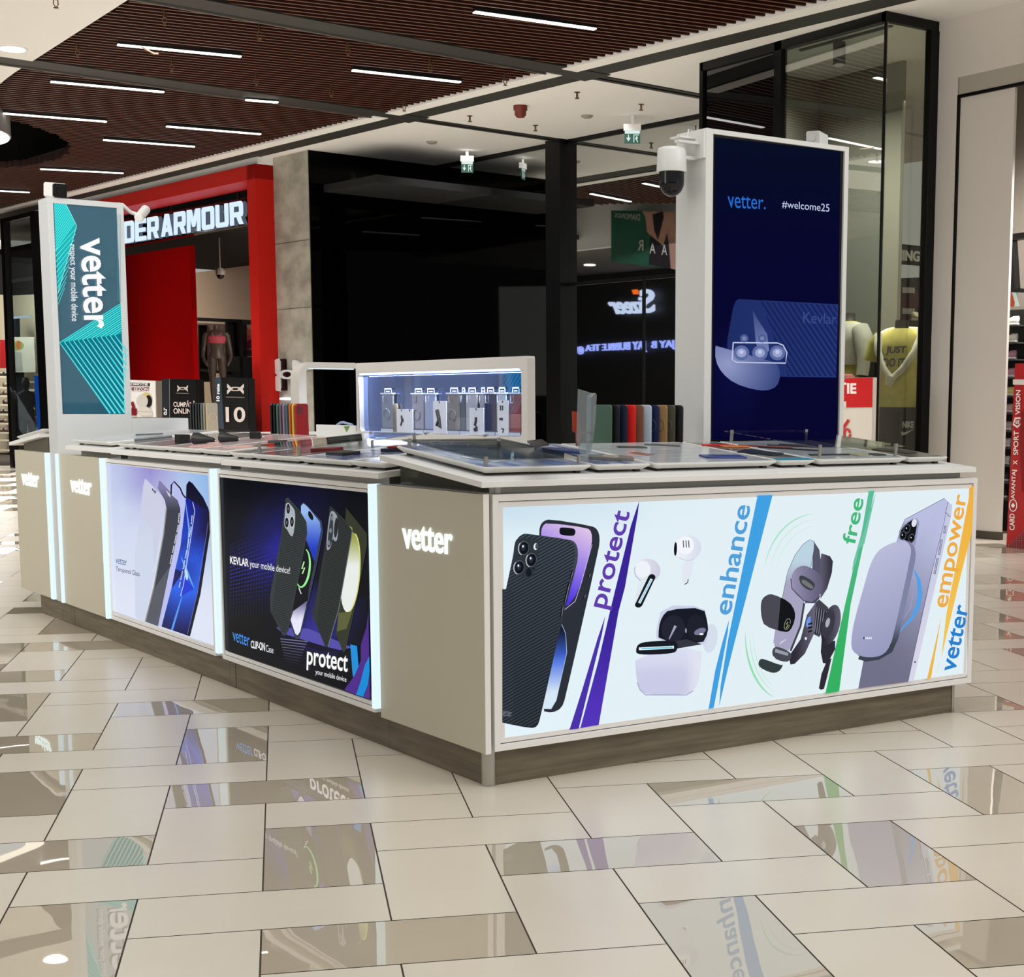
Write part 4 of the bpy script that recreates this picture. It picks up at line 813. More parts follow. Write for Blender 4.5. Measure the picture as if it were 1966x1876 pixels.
lamp('showcase_led', (XS + .0085, (iy0 + iy1) / 2, iz1 - .017), (XS + .0085, (iy0 + iy1) / 2, 0), .006, 1.8, 14, (.8, .87, 1))
ya = 4.262; ax0 = hy(576, 760, ya).x; ax1 = hy(589, 760, ya).x; az1 = hy(640, 696, ya).z; az0 = hy(640, 707, ya).z; dep = 4.9 - ya
t = thing('counter_arch', 'white rounded arch beside the lit showcase over the kiosk entrance', 'arch', ((ax0 + 1.6) / 2, 4.4, 0))
def arc(cx, cz, r, a0, a1, n=8): return [(cx + r * math.cos(math.radians(a0 + (a1 - a0) * k / n)), cz + r * math.sin(math.radians(a0 + (a1 - a0) * k / n))) for k in range(n + 1)]
o_ = [(ax0 - .01, 0)] + arc(ax0 + .085, az1 - .09, .09, 180, 90) + [(1.6, az1)]; i_ = [(ax1, 0)] + arc(ax1 + .03, az0 - .03, .03, 180, 90) + [(1.6, az0)]
b = MB(); vo = [(x, ya, z) for x, z in o_]; vi = [(x, ya, z) for x, z in i_]; n = len(vo); dv = Vector((0, .12, 0))
V_ = vo + vi + [Vector(p) + dv for p in vo] + [Vector(p) + dv for p in vi]; F_ = []
for i in range(n - 1): F_ += [(i, n + i, n + i + 1, i + 1), (2 * n + i + 1, 3 * n + i + 1, 3 * n + i, 2 * n + i), (i + 1, 2 * n + i + 1, 2 * n + i, i), (n + i, 3 * n + i, 3 * n + i + 1, n + i + 1)]
b.add(V_, F_, 0); b.build('arch_frame', mat('arch_white', (206, 200, 190), .4), t)
b = MB(); b.box(ax1 + .03, 1.598, ya + .02, ya + .05, az0 - .006, az0 - .001); b.build('light_strip', LED, t)
# ================================================================== COUNTER STOCK
C8 = crop(660, 680, 5.174)
CLEAR = glass('clear_pack', (248, 250, 253), .03)
def plastic(c, r=.3): return mat('plastic_%d_%d_%d' % c, c, r)
# ---- packages in the showcase
def slot(x0, x1, y0, y1, dx=0.):
    a, b_ = hx(*C8(x0, y1), XS + .012 + dx), hx(*C8(x1, y1), XS + .012 + dx); top = hx(*C8((x0 + x1) / 2, y0), XS + .012 + dx).z
    return b_.y, a.y, top
ZB = iz0 + .002
b = MB(); b.box(XS + .012, XS + DP - .014, iy0 + .002, iy1 - .002, iz0 - .004, ZB); b.build('shelf', WHITE, bpy.data.objects['lit_showcase'])
def pack(x0, x1, y0, cc_, label, ring=None, dx=0., hook=True):
    dx = min(dx, .03) * .15
    ya_, yb, top = slot(x0, x1, y0, 770, dx); X0 = XS + .012 + dx; t = thing('hanging_case_package', label, 'package', (X0, (ya_ + yb) / 2, ZB), 'clear case packages in the showcase')
    b = MB(); b.box(X0 + .004, X0 + .014, ya_ + .005, yb - .005, ZB + .022, top - .006); b.build('phone_case', plastic(cc_, .35), t, .004)
    b = MB(); b.box(X0, X0 + .018, ya_, yb, ZB, top); cb_ = b.build('clear_box', CLEAR, t)
    b = MB(); b.box(X0 - .001, X0 + .019, ya_ - .001, yb + .001, top - .004, top + .003, 0); b.build('card_lid', plastic((236, 240, 250)), t); b = MB(); b.box(X0 - .001, X0, ya_, yb, ZB, ZB + .018, 0); b.build('printed_base_label', plastic((226, 230, 240)), cb_)
    m = (ya_ + yb) / 2; w_ = (yb - ya_) * .3
    if hook:
        b = MB()
        for (p0, p1, z0, z1) in ((m - w_, m - w_ + .006, top, top + .028), (m + w_ - .006, m + w_, top, top + .028), (m - w_, m + w_, top + .022, top + .03), (m - w_ * .5, m + w_ * .5, top + .008, top + .014)): b.box(X0 + .01, X0 + .012, p0, p1, z0, z1)
        b.build('hang_tab', plastic((215, 222, 238)), cb_)
    zc = ZB + (top - ZB) * .55; b = MB()
    b.tube([(X0 - .0015, m + w_ * .9, top - .012), (X0 - .0015, m + w_ * .9, top - .05), (X0 - .0015, m + w_ * .1, top - .05), (X0 - .0015, m + w_ * .1, top - .012)], .0018, 6)
    if ring: b.tube([(X0 - .0015, m + math.cos(k * .524) * w_ * .9, zc - .02 + math.sin(k * .524) * .03) for k in range(13)], .0022, 6)
    b.build('printed_outline', plastic(ring or (190, 196, 214)), t)
def boxy(x0, x1, y0, label, art, dx=-.014):
    dx = -.008
    ya_, yb, top = slot(x0, x1, y0, 770, dx); X0 = XS + .012 + dx; t = thing('product_box', label, 'box', (X0, (ya_ + yb) / 2, ZB), 'white product boxes in the showcase')
    b = MB(); b.box(X0, X0 + .007, ya_, yb, ZB, top); b.build('carton', plastic((236, 238, 246), .4), t, .001)
    b = MB()
    for pts, w_ in art: b.tube([(X0 - .0012, yb + (ya_ - yb) * u, ZB + (top - ZB) * v_) for u, v_ in pts], w_, 6)
    b.tube([(X0 - .0012, (ya_ + yb) / 2, top - .002), (X0 - .0012, (ya_ + yb) / 2, top - .014)], [.005, .001], 4)
    b.build('printed_picture', plastic((54, 54, 62)), t)
pack(372, 490, 390, (150, 154, 170), 'clear case package standing alone at the left of the showcase, grey ring print', (120, 124, 140))
pack(672, 790, 392, (196, 186, 196), 'case package with dark ring print behind the small white box', (60, 60, 76), .03)
pack(795, 912, 392, (186, 196, 226), 'pale clear case package left of the tall white box', None, .01)
pack(1020, 1148, 388, (150, 136, 130), 'brownish case package with faint ring in the middle of the showcase', (110, 96, 92))
pack(1152, 1202, 388, (60, 84, 110), 'narrow dark teal case package seen behind the brownish one', None, .04)
pack(1204, 1322, 388, (214, 208, 210), 'white case package standing behind, right of the dark teal one', None, .05)
pack(1340, 1400, 388, (206, 196, 206), 'pinkish white case package partly hidden by the navy one', None, .06)
pack(1388, 1500, 386, (22, 38, 92), 'navy blue case package near the right of the showcase', None, 0)
pack(1506, 1610, 386, (220, 222, 230), 'white case package behind the earphone box', None, .05)
pack(1636, 1752, 386, (176, 40, 52), 'red case package at the right end of the showcase', None, 0)
boxy(527, 632, 545, 'small white box with two dark earphones printed, left in showcase', [([(.5, .72), (.55, .5), (.42, .3)], .006), ([(.62, .6), (.64, .45)], .005)])
boxy(634, 684, 548, 'narrow white box right beside the small earphone box', [], -.012)
boxy(890, 1020, 465, 'tall white box printed with a tilted phone in a car holder', [([(.35, .72), (.5, .45)], .013), ([(.5, .45), (.3, .26), (.6, .2), (.5, .45)], .011)])
boxy(1250, 1388, 535, 'white box with a slim black phone stand print, right half of showcase', [([(.5, .66), (.5, .52), (.42, .36)], .008), ([(.42, .36), (.55, .3)], .004), ([(.42, .2), (.58, .24)], .012)])
boxy(1530, 1634, 460, 'tall white box printed with earphones and case, before the red package', [([(.3, .86), (.3, .72)], .004), ([(.5, .86), (.5, .72)], .004), ([(.25, .48), (.5, .48)], .007), ([(.4, .2), (.6, .2), (.5, .1)], .004)])
t = thing('wooden_display_bust', 'brownish rounded object standing between packages at the left of showcase', 'display stand', (XS + .022, hx(*C8(515, 600), XS + .022).y, ZB))
pp_ = hx(*C8(516, 490), XS + .022); b = MB(); b.loft([(XS + .022, pp_.y, ZB, .012, .03), (XS + .022, pp_.y, ZB + (pp_.z - ZB) * .7, .012, .03), (XS + .022, pp_.y, pp_.z - .01, .01, .026), (XS + .022, pp_.y, pp_.z, .008, .012)], 16); b.build('pad', plastic((120, 106, 84), .6), t)
# ---- phone cases standing in rows
def case_mesh(W=.078, H=.163, D=.011, cam_cut=True, ring=False):
    return W, H, D
def rr2(x0, x1, y0, y1, r, n=4):
    o = []
    for cx, cy, a0 in ((x1 - r, y1 - r, 0), (x0 + r, y1 - r, 90), (x0 + r, y0 + r, 180), (x1 - r, y0 + r, 270)):
        for k in range(n + 1): a = math.radians(a0 + 90 * k / n); o.append((cx + r * math.cos(a), cy + r * math.sin(a)))
    return o
def phone_case(pos, wv, nv, tilt, c, label, group, ring=None, H=.165, W=.078, cut=True, rough=.35):
    """pos = bottom centre; wv = unit width direction; nv = outward direction of its back; tilt leans it backwards"""
    wv = Vector(wv).normalized(); nv = Vector(nv).normalized(); up = (Z * math.cos(tilt) - nv * math.sin(tilt)).normalized(); nn = wv.cross(up).normalized(); nn = nn if nn.dot(nv) > 0 else -nn
    P = Vector(pos); t = thing('phone_case', label, 'phone case', P, group); D = .010
    xf = Matrix(((wv.x, up.x, nn.x, P.x), (wv.y, up.y, nn.y, P.y), (wv.z, up.z, nn.z, P.z), (0, 0, 0, 1)))
    b = MB(xf); o1 = rr2(-W / 2, W / 2, 0, H, .013); o2 = rr2(-W / 2 + .002, W / 2 - .002, .002, H - .002, .012)
    n = len(o1); vs = [(x, y, -D) for x, y in o1] + [(x, y, -.002) for x, y in o1] + [(x, y, 0) for x, y in o2] + [(x, y, -D) for x, y in o2] + [(x, y, -.0025) for x, y in o2]
    fs = []
    for i in range(n):
        j = (i + 1) % n
        fs += [(i, j, n + j, n + i), (n + i, n + j, 2 * n + j, 2 * n + i), (j, i, 3 * n + i, 3 * n + j), (3 * n + j, 3 * n + i, 4 * n + i, 4 * n + j)]
    fs += [list(range(2 * n, 3 * n)), list(range(4 * n, 5 * n))[::-1]]
    b.add(vs, fs, 0); so_ = b.build('shell', plastic(c, rough), t)
    if ring: b = MB(xf); b.tube([(math.cos(k * .2618) * .026, H * .5 + math.sin(k * .2618) * .026, .0004) for k in range(25)], .0011, 6); b.build('magnet_ring', plastic(ring), t)
    if cut:
        b = MB(xf); q = rr2(-W / 2 + .008, -W / 2 + .036, H - .05, H - .01, .008); b.prism([(x, y, .0002) for x, y in q], (0, 0, .0012)); b.build('camera_cutout', plastic(tuple(min(255, int(x * .55 + 10)) for x in c)), t)
    return t
rowA = [((72, 100, 84), 'sage green', None), ((12, 12, 14), 'black', None), ((14, 24, 52), 'dark navy', None), ((228, 26, 18), 'bright red', None), ((128, 84, 62), 'brown', None), ((190, 204, 216), 'pale blue-grey', None), ((8, 22, 66), 'navy with a ring', (60, 84, 130)), ((160, 126, 80), 'tan with a ring', (104, 74, 40)), ((76, 72, 56), 'olive with a ring', (110, 104, 84)), ((8, 8, 9), 'black rightmost', None)]
GA = 'phone cases in the rack beside the totem'
for i, (c, nm, rg) in enumerate(rowA):
    u = 1156 + 15.2 * i; p = hit(u, 857, (0, 1, 0), .80); p.z = 1.084
    lab = {0: 'sage green phone case, leftmost of the upright row beside the totem', 1: 'black phone case between the sage green and navy ones in the totem row', 9: 'black phone case at the right end of the row beside the totem', 2: 'dark navy plain phone case just left of the bright red one', 6: 'navy phone case with faint ring, right of the pale blue-grey one'}.get(i, '%s phone case in the upright row beside the totem' % nm)
    phone_case(p, (.62, -.78, 0), (-.78, -.62, 0), .02, c, lab, GA, rg, .166, .078, False)
t = tag(MB().box(.88, 1.47, .775, .86, 1.072, 1.083).build('case_rack', WHITE), 'thin white ledge holding the phone case row beside the totem', 'rack')
rowB = [((9, 9, 10), 'black'), ((14, 14, 15), 'black'), ((60, 96, 84), 'green'), ((110, 78, 92), 'mauve'), ((128, 116, 134), 'lilac grey'), ((66, 94, 104), 'teal grey'), ((178, 92, 20), 'orange'), ((206, 166, 70), 'mustard yellow'), ((150, 20, 24), 'dark red')]
labsB = ['black phone case at the left end of the middle counter row', 'second black phone case from the left in the middle counter row', 'green phone case in the middle counter row after the black ones', 'mauve phone case in the middle counter row', 'lilac grey phone case in the middle counter row', 'teal grey phone case in the middle counter row', 'orange phone case in the middle counter row', 'mustard yellow phone case in the middle counter row', 'dark red phone case with camera cutout, right end of middle counter row']
for i, (c, nm) in enumerate(rowB):
    u = 534 + 6.0 * i; p = hx(u, 838, .68); p.z = 1.082
    phone_case(p, (.96, .28, 0), (-.28, -.96, 0), .05, c, labsB[i], 'phone cases in the middle counter row', None, .168, .078, i in (3, 7, 8), .2)
rowC = [((10, 10, 11), 'l'), ((12, 12, 13), 'l'), ((24, 24, 24), 'l'), ((12, 12, 12), 'l'), ((86, 96, 92), 'l'), ((146, 132, 110), 'l'), ((176, 160, 132), 'l')]
labsC = ['black phone case, leftmost of the row behind the low white partition', 'second black phone case of the row behind the partition', 'dark patterned phone case in the row behind the partition', 'black phone case next to the grey-green one in the partition row', 'grey-green phone case in the row behind the partition', 'taupe phone case in the row behind the partition', 'beige phone case with ring, right end of the partition row']
for i, (c, nm) in enumerate(rowC):
    u = 378 + 5.2 * i; p = hx(u, 828, .68); p.z = 1.086
    phone_case(p, (.96, .28, 0), (-.28, -.96, 0), .04, c, labsC[i], 'phone cases in the row behind the partition', (214, 200, 176) if i == 6 else None, .166, .075, i in (0, 2, 4), .25)
tag(MB().box(.64, .76, 2.88, 3.5, 1.066, 1.08).build('case_rack', WHITE), 'thin white ledge under the middle counter row of phone cases', 'rack')
tag(MB().box(.64, .76, 4.0, 4.64, 1.066, 1.084).build('case_rack', WHITE), 'thin white ledge under the phone cases behind the partition', 'rack')
# ---- white card with green triangle
t = thing('price_card', 'white card holder with a small green triangle on the middle counter', 'card', (.66, 2.5, 1.075))
ya_, yb = hx(681, 830, .66).y, hx(609, 830, .66).y; zt = hx(640, 816, .66).z
b = MB(); b.box(.655, .67, ya_, yb, 1.073, zt); cd_ = b.build('card', plastic((226, 226, 222), .5), t, .001)
T2 = crop(540, 660, 9.38); b = MB(); tr = [hx(*T2(*p), .654) for p in ((1126, 1485), (1232, 1485), (1178, 1588))]; b.prism(tr, (-.001, 0, 0)); b.build('green_triangle', plastic((96, 142, 48)), cd_)
b = MB(); pts = [hx(*T2(*p), .70) for p in ((1010, 1462), (1060, 1425), (1110, 1415), (1170, 1430), (1280, 1462))]; b.tube(pts, .006, 8); tag(b.build('cable_loop', plastic((150, 170, 200))), 'pale blue cable loop peeking over the white card', 'cable')
# ---- display trays
def tray(P, U, V, W_, D_, label, liner, cover=None, group='flat display trays on the kiosk', over=0.012):
    """P = front-left corner on the worktop, U = along the counter edge, V = up the slope"""
    U = Vector(U).normalized(); V = Vector(V).normalized(); N = U.cross(V).normalized(); N = N if N.z > 0 else -N
    xf = Matrix(((U.x, V.x, N.x, P.x), (U.y, V.y, N.y, P.y), (U.z, V.z, N.z, P.z), (0, 0, 0, 1)))
    t = thing('display_tray', label, 'tray', P, group)
    b = MB(xf); secs = [(.014, over, .022), (.012, over - .004, .02), (0.0, .026, .012)]
    lo = rr2(over + .008, W_ - over - .008, over + .008, D_ - over - .008, .012); mi = rr2(0, W_, 0, D_, .018); mi2 = rr2(.002, W_ - .002, .002, D_ - .002, .016)
    n = len(lo); vs = [(x, y, .009) for x, y in lo] + [(x, y, .024) for x, y in mi] + [(x, y, .028) for x, y in mi] + [(x, y, .0295) for x, y in mi2]
    fs = [list(range(n))[::-1], list(range(3 * n, 4 * n))]
    for k in range(3):
        for i in range(n): j = (i + 1) % n; fs.append((k * n + i, k * n + j, (k + 1) * n + j, (k + 1) * n + i))
    b.add(vs, fs); b.build('tray_body', plastic((222, 220, 214), .35), t)
    for (x, y) in ((.03, .03), (W_ - .05, .03), (.03, D_ - .05), (W_ - .05, D_ - .05)): b = MB(xf); b.box(x, x + .02, y, y + .02, 0, .01); b.build('foot', BLACK, t)
    if liner:
        me = MB(xf); q = rr2(.012, W_ - .012, .012, D_ - .012, .01); me.prism([(x, y, .0296) for x, y in q], (0, 0, .0008)); me.build('liner', liner, t)
    if cover:
        b = MB(xf); q = rr2(.008, W_ - .008, .008, D_ - .02, .01); b.prism([(x, y, cover) for x, y in q], (0, 0, .004)); cv_ = b.build('acrylic_cover', glass('cover_acrylic', (246, 250, 250), .07), t)
        for (x, y) in ((.03, .035), (W_ - .035, .035), (.03, D_ - .05), (W_ - .035, D_ - .05)): b = MB(xf); b.tube([(x, y, .029), (x, y, cover + .01)], .007, 12); b.build('standoff', STEEL, cv_)
    return xf, t
L1 = noisy('liner_grey', (206, 208, 208), (176, 182, 190), 5, .15, (1, 6, 1)); L2 = noisy('liner_blue', (84, 100, 150), (196, 204, 222), 5, .12, (3, 1, 1), ramp=(.42, .55)); L3 = noisy('liner_dark', (84, 88, 92), (170, 170, 168), 6, .12, (1, 4, 1), ramp=(.42, .6)); L4 = mat('liner_teal', (30, 130, 160), .2); L5 = noisy('liner_pink', (224, 190, 182), (196, 196, 200), 5, .15, (1, 4, 1))
L6 = noisy('liner_night', (60, 66, 58), (120, 116, 96), 6, .15)
VS = Vector((0, 1, SL)).normalized(); ys = .045; zs = 1.0075 + (ys + .06) * SL
def tr_(x0, x1, *a, **k): return tray(Vector((x0, ys, zs)), X, VS, x1 - x0, .62, *a, **k)
xa, _ = tr_(.02, .45, 'large tray with clear cover and green edge at the near corner', noisy('liner_corner', (120, 142, 200), (226, 232, 240), 4, .1, (3, 1, 1), ramp=(.4, .6)), .05)
xb, _ = tr_(.462, .70, 'small white tray right of the covered corner tray, dark tray liner', L2)
xc, _ = tr_(.712, 1.28, 'wide white tray in the middle of the front worktop', L1)
xd, _ = tr_(1.292, 1.47, 'narrow tray with turquoise front strip on the front worktop', L3)
xe, _ = tr_(1.485, 1.955, 'tray with raised clear cover on steel standoffs, right of the turquoise one', L1, .072)
xf_, _ = tr_(1.967, 2.19, 'last small tray at the right end of the front worktop, dark liner', L6)
VL = Vector((1, 0, SL)).normalized(); xs = -.02
def tl_(y1, y0, dz, *a, **k): return tray(Vector((xs, y1, 1.0085 + dz + (xs + .05) * SL)), -Y, VL, y1 - y0, .6, *a, **k)
g0, _ = tl_(4.43, 3.80, .009, 'pale tray at the far left end beside the sign tower', L1)
g1, _ = tl_(3.66, 3.46, .005, 'narrow tray right of the far left one, behind the chargers', L3)
g2, _ = tl_(3.45, 2.99, .005, 'grey tray with the black car chargers', L3)
g3, _ = tl_(2.975, 2.53, .005, 'tray with pink prints over the pale poster cabinet', L5)
g4, _ = tl_(2.515, 2.18, .005, 'small tray with pink prints at the end of the pale poster cabinet', L5)
g5, _ = tl_(2.145, 1.92, 0, 'narrow dark tray at the left of the dark poster cabinet', L3)
g6, _ = tl_(1.905, 1.44, 0, 'tray with clear cover on steel standoffs over the dark poster', L3, .06)
g7, _ = tl_(1.425, .97, 0, 'bluish tray with black and red cases lying on it', L2)
g8, _ = tl_(.955, .69, 0, 'grey-blue tray at the right end over the dark poster, by the corner', L1)
tray(Vector((.45, 5.62, 1.0150)), -X, Vector((0, -1, .0955)).normalized(), .46, .58, 'tray on the far end worktop left of the sign tower', L1)
def flat(xf, x, y, w_, h_, c, label, cat='phone case', name='flat_phone_case', z=.0306, th=.009, rot=0, extra=None, group='accessories lying flat on the trays'):
    r = math.radians(rot); Mr = xf @ Matrix.Translation((x, y, z)) @ Matrix.Rotation(r, 4, 'Z')
    t = thing(name, label, cat, Mr.to_translation(), group); b = MB(Mr); q = rr2(-w_ / 2, w_ / 2, -h_ / 2, h_ / 2, min(w_, h_) * .16); b.prism([(p[0], p[1], 0) for p in q], (0, 0, th)); b.build('shell', plastic(c, .3), t, .0015)
    if extra == 'ring': b = MB(Mr); b.tube([(math.cos(k * .2618) * .026, math.sin(k * .2618) * .026, th + .0004) for k in range(25)], .0012, 6); b.build('magnet_ring', plastic((222, 196, 190)), t)
    if extra == 'cam': b = MB(Mr); q = rr2(-w_ / 2 + .006, -w_ / 2 + .034, h_ / 2 - .046, h_ / 2 - .008, .007); b.prism([(p[0], p[1], th) for p in q], (0, 0, .0012)); b.build('camera_cutout', plastic((30, 30, 34)), t)
    return t
flat(xa, .12, .2, .078, .16, (236, 238, 242), 'white glass protector lying under the corner cover', rot=20, th=.003, cat='screen protector', name='screen_protector')
flat(xa, .30, .3, .078, .16, (70, 110, 200), 'blue glass protector sheet under the corner cover', rot=-25, th=.003, cat='screen protector', name='screen_protector')
flat(xa, .2, .46, .078, .16, (210, 222, 246), 'pale glass sheet at the back of the covered corner tray', rot=70, th=.003, cat='screen protector', name='screen_protector')
flat(xb, .15, .13, .078, .16, (120, 116, 108), 'grey phone case with pale ring lying on the small dark tray', rot=62, extra='ring', th=.011)
flat(xb, .10, .36, .078, .16, (40, 60, 110), 'dark blue case lying at the back of the small dark tray', rot=40)
flat(xc, .40, .12, .08, .17, (48, 66, 128), 'shiny blue case lying on the wide middle tray', rot=78, th=.006)
flat(xc, .13, .26, .05, .09, (150, 104, 84), 'small brown patterned card on the wide middle tray', rot=10, th=.002, cat='card', name='printed_card')
flat(xc, .22, .45, .03, .12, (40, 60, 50), 'slim dark green strap on the wide middle tray', rot=80, th=.004, cat='strap', name='watch_strap')
flat(xc, .40, .5, .03, .14, (90, 90, 88), 'slim grey strap at the back of the wide middle tray', rot=60, th=.004, cat='strap', name='watch_strap')
flat(xd, .089, .03, .17, .05, (40, 150, 184), 'turquoise printed strip on the narrow tray', th=.0015, cat='card', name='printed_card')
flat(xd, .085, .22, .12, .16, (30, 34, 34), 'black printed pouch on the narrow tray', rot=30, th=.004, cat='pouch', name='pouch')
flat(xd, .07, .46, .03, .14, (206, 40, 28), 'red strap at the back of the narrow tray', rot=70, th=.006, cat='strap', name='watch_strap')
flat(xd, .12, .42, .03, .12, (214, 130, 60), 'orange strap at the back of the narrow tray', rot=75, th=.005, cat='strap', name='watch_strap')
for i, (x, y, w_, h_, c, l, r) in enumerate(((.16, .12, .02, .2, (24, 24, 26), 'black watch strap at the front under the standoff cover', 88), (.12, .32, .018, .24, (26, 26, 28), 'long black strap under the standoff cover, middle', 55), (.07, .4, .018, .22, (150, 24, 30), 'dark red strap under the standoff cover', 55), (.22, .40, .018, .22, (70, 34, 34), 'brown strap under the standoff cover', 60), (.3, .42, .018, .22, (60, 64, 66), 'grey strap under the standoff cover', 62), (.3, .1, .06, .07, (190, 176, 150), 'beige watch face card under the standoff cover', 0), (.4, .1, .06, .05, (60, 62, 60), 'dark grey oval piece at the right under the standoff cover', 0))):
    flat(xe, x, y, w_, h_, c, l, rot=r, th=.004, cat='strap', name='watch_strap')
flat(xf_, .11, .2, .1, .17, (34, 40, 40), 'dark printed cover on the last small tray', rot=20, th=.003, cat='pouch', name='pouch')
flat(g7, .15, .13, .078, .16, (16, 16, 18), 'black phone case lying at the front of the bluish tray', rot=-88, th=.012)
flat(g7, .30, .3, .078, .16, (22, 22, 26), 'black phone case lying at the back of the bluish tray', rot=-80, th=.012)
flat(g6, .33, .2, .06, .14, (130, 18, 26), 'dark red case at the right edge of the covered tray', rot=-70, th=.012)
flat(g7, .32, .3, .06, .13, (140, 14, 22), 'red case on top of the rear black case on the bluish tray', rot=-84, th=.008, z=.0435)
flat(g3, .1, .2, .078, .15, (228, 182, 172), 'pink sheet on the tray over the pale poster, left one', rot=-60, th=.003, cat='screen protector', name='screen_protector'); flat(g3, .3, .1, .078, .15, (226, 178, 168), 'pink sheet on the tray over the pale poster, front one', rot=-70, th=.003, cat='screen protector', name='screen_protector')
flat(g4, .18, .13, .078, .15, (230, 190, 178), 'pink sheet on the small tray at the end of the pale poster cabinet', rot=-70, th=.003, cat='screen protector', name='screen_protector')
flat(g4, .2, .3, .03, .12, (60, 60, 64), 'dark power cable tip lying on the small pink tray', rot=-80, th=.012, cat='cable', name='cable')
# black car chargers
for i, (u, v, s) in enumerate(((345, 843, 1.1), (385, 843, 1.15), (434, 840, 1.), (486, 836, .8))):
    P = hit(u, v, (-SL, 0, 1), 1.066 + .045 * SL); t = thing('car_charger', ['block-shaped black charger, leftmost of the four on the left trays', 'black car charger, largest, second of the four on the left trays', 'black car charger with slim tip, third on the left trays', 'small black charger, nearest the middle case row'][i], 'charger', P, 'black chargers on the left trays')
    b = MB(); d = Vector((.62, -.55, -.1)).normalized(); s *= 1.
    if i in (0, 3): b.prism([P + Vector((x * s, 0, z * s)) for x, z in ((-.022, -.02), (.022, -.02), (.022, .02), (-.022, .02))], (.012 * s, -.034 * s, 0)); b.tube([P + d * .03 * s, P + d * .055 * s], .006 * s, 8)
    else: b.tube([P - d * .03 * s, P - d * .01 * s, P + d * .02 * s, P + d * .055 * s, P + d * .062 * s], [.024 * s, .026 * s, .017 * s, .012 * s, .006 * s], 14)
    b.build('charger_body', BLACK, t); b = MB(); b.tube([P + d * .054 * s, P + d * .066 * s], .005 * s, 8); b.build('tip', STEEL, t)
# pens
for i, (p, q_, lb) in enumerate((((258, 845), (330, 838), 'clear glass tube lying on the far left tray, front one'), ((262, 836), (312, 834), 'clear glass tube lying on the far left tray, rear one'))):
    a, c_ = hit(*p, (-SL, 0, 1), 1.052), hit(*q_, (-SL, 0, 1), 1.052); tag(MB().tube([a, c_], .008, 10).build('stylus', mat('stylus_silver', (120, 124, 128), .15, .8)), lb, 'stylus')
# small stand at front: clear bent acrylic holder with red and orange card
t = thing('acrylic_card_holder', 'clear bent acrylic holder with orange-red card, right of the covered corner tray', 'holder', (.44, .1, 1.05))
H_ = crop(1020, 160, 2.606)
hp = [H_(*p) for p in ((205, 1545), (238, 1530), (300, 1545), (300, 1860), (268, 1876), (230, 1800))]
b = MB(); D0 = .10
b.prism([hy(u, v, D0) for u, v in (H_(236, 1530), H_(302, 1550), H_(300, 1700), H_(296, 1850), H_(262, 1900), H_(228, 1790), H_(232, 1650))], (0, .004, 0)); b.prism([hy(u, v, D0) for u, v in (H_(322, 1550), H_(328, 1560), H_(320, 1700), H_(305, 1820), H_(298, 1850), H_(300, 1700), H_(303, 1570))], (0, .03, 0))
b.build('acrylic_sheet', glass('holder_acrylic', (214, 228, 232), .25), t)
b = MB(); b.prism([hy(*H_(*p), D0 + .03) for p in ((205, 1640), (235, 1645), (248, 1740), (275, 1745), (275, 1752), (248, 1755), (246, 1812), (225, 1815), (222, 1750), (208, 1740))], (0, .003, 0)); b.build('orange_card', plastic((200, 70, 44)), t)
P = hit(1000, 862, (0, 0, 1), 1.1)
b = MB(); qq = [hz(1012, 846, 1.125), hz(1040, 843, 1.125), hz(1054, 852, 1.125), hz(1026, 856, 1.125)]; b.prism(qq, (0, 0, -.006)); tag(b.build('black_booklet', BLACK), 'small dark booklet on the counter behind the covered corner tray', 'booklet')
# ================================================================== SHOPS AROUND
def mq(cv, pts, a): return [ma(*cv(*p), a) for p in pts]
U_ = crop(220, 360, 3.7525)
# ---- red portal shop
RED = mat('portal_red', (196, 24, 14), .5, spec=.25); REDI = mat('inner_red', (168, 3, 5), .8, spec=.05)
AF = 8.46; bR = mc(ma(497, 600, AF))[1]; bR2 = mc(ma(481, 600, AF))[1]; bL = 24.6
zT = ma(497, 312, AF).z; zB = (ma(480, 345, AF).z)
mb = MB(MM); mb.box(AF, 8.95, bR, bR2, 0, zT); mb.box(AF, 8.95, bR, bL, zB, zT); mb.box(AF, 8.95, bL - .35, bL, 0, zT)
d1 = struct(mb.build('door_1', RED, None, .004))
mb = MB(MM); mb.box(AF + .05, 9.0, bR, bL, zT, ZC + .01); struct(mb.build('trim_8', PLASTER))
t = thing('shop_sign', 'glowing white block letters on a black box hung under the red portal', 'sign', ma(350, 430, 8.9), None)
b = MB(); q = mq(U_, [(-120, 262), (975, 70), (985, 262), (-100, 452)], 8.97); b.prism(q, MX * .12); b.build('sign_box', BLKGLOSS, t)
b = MB(); SG = mat('sign_glow', (205, 226, 255), emit=1.15)
T_ = .21
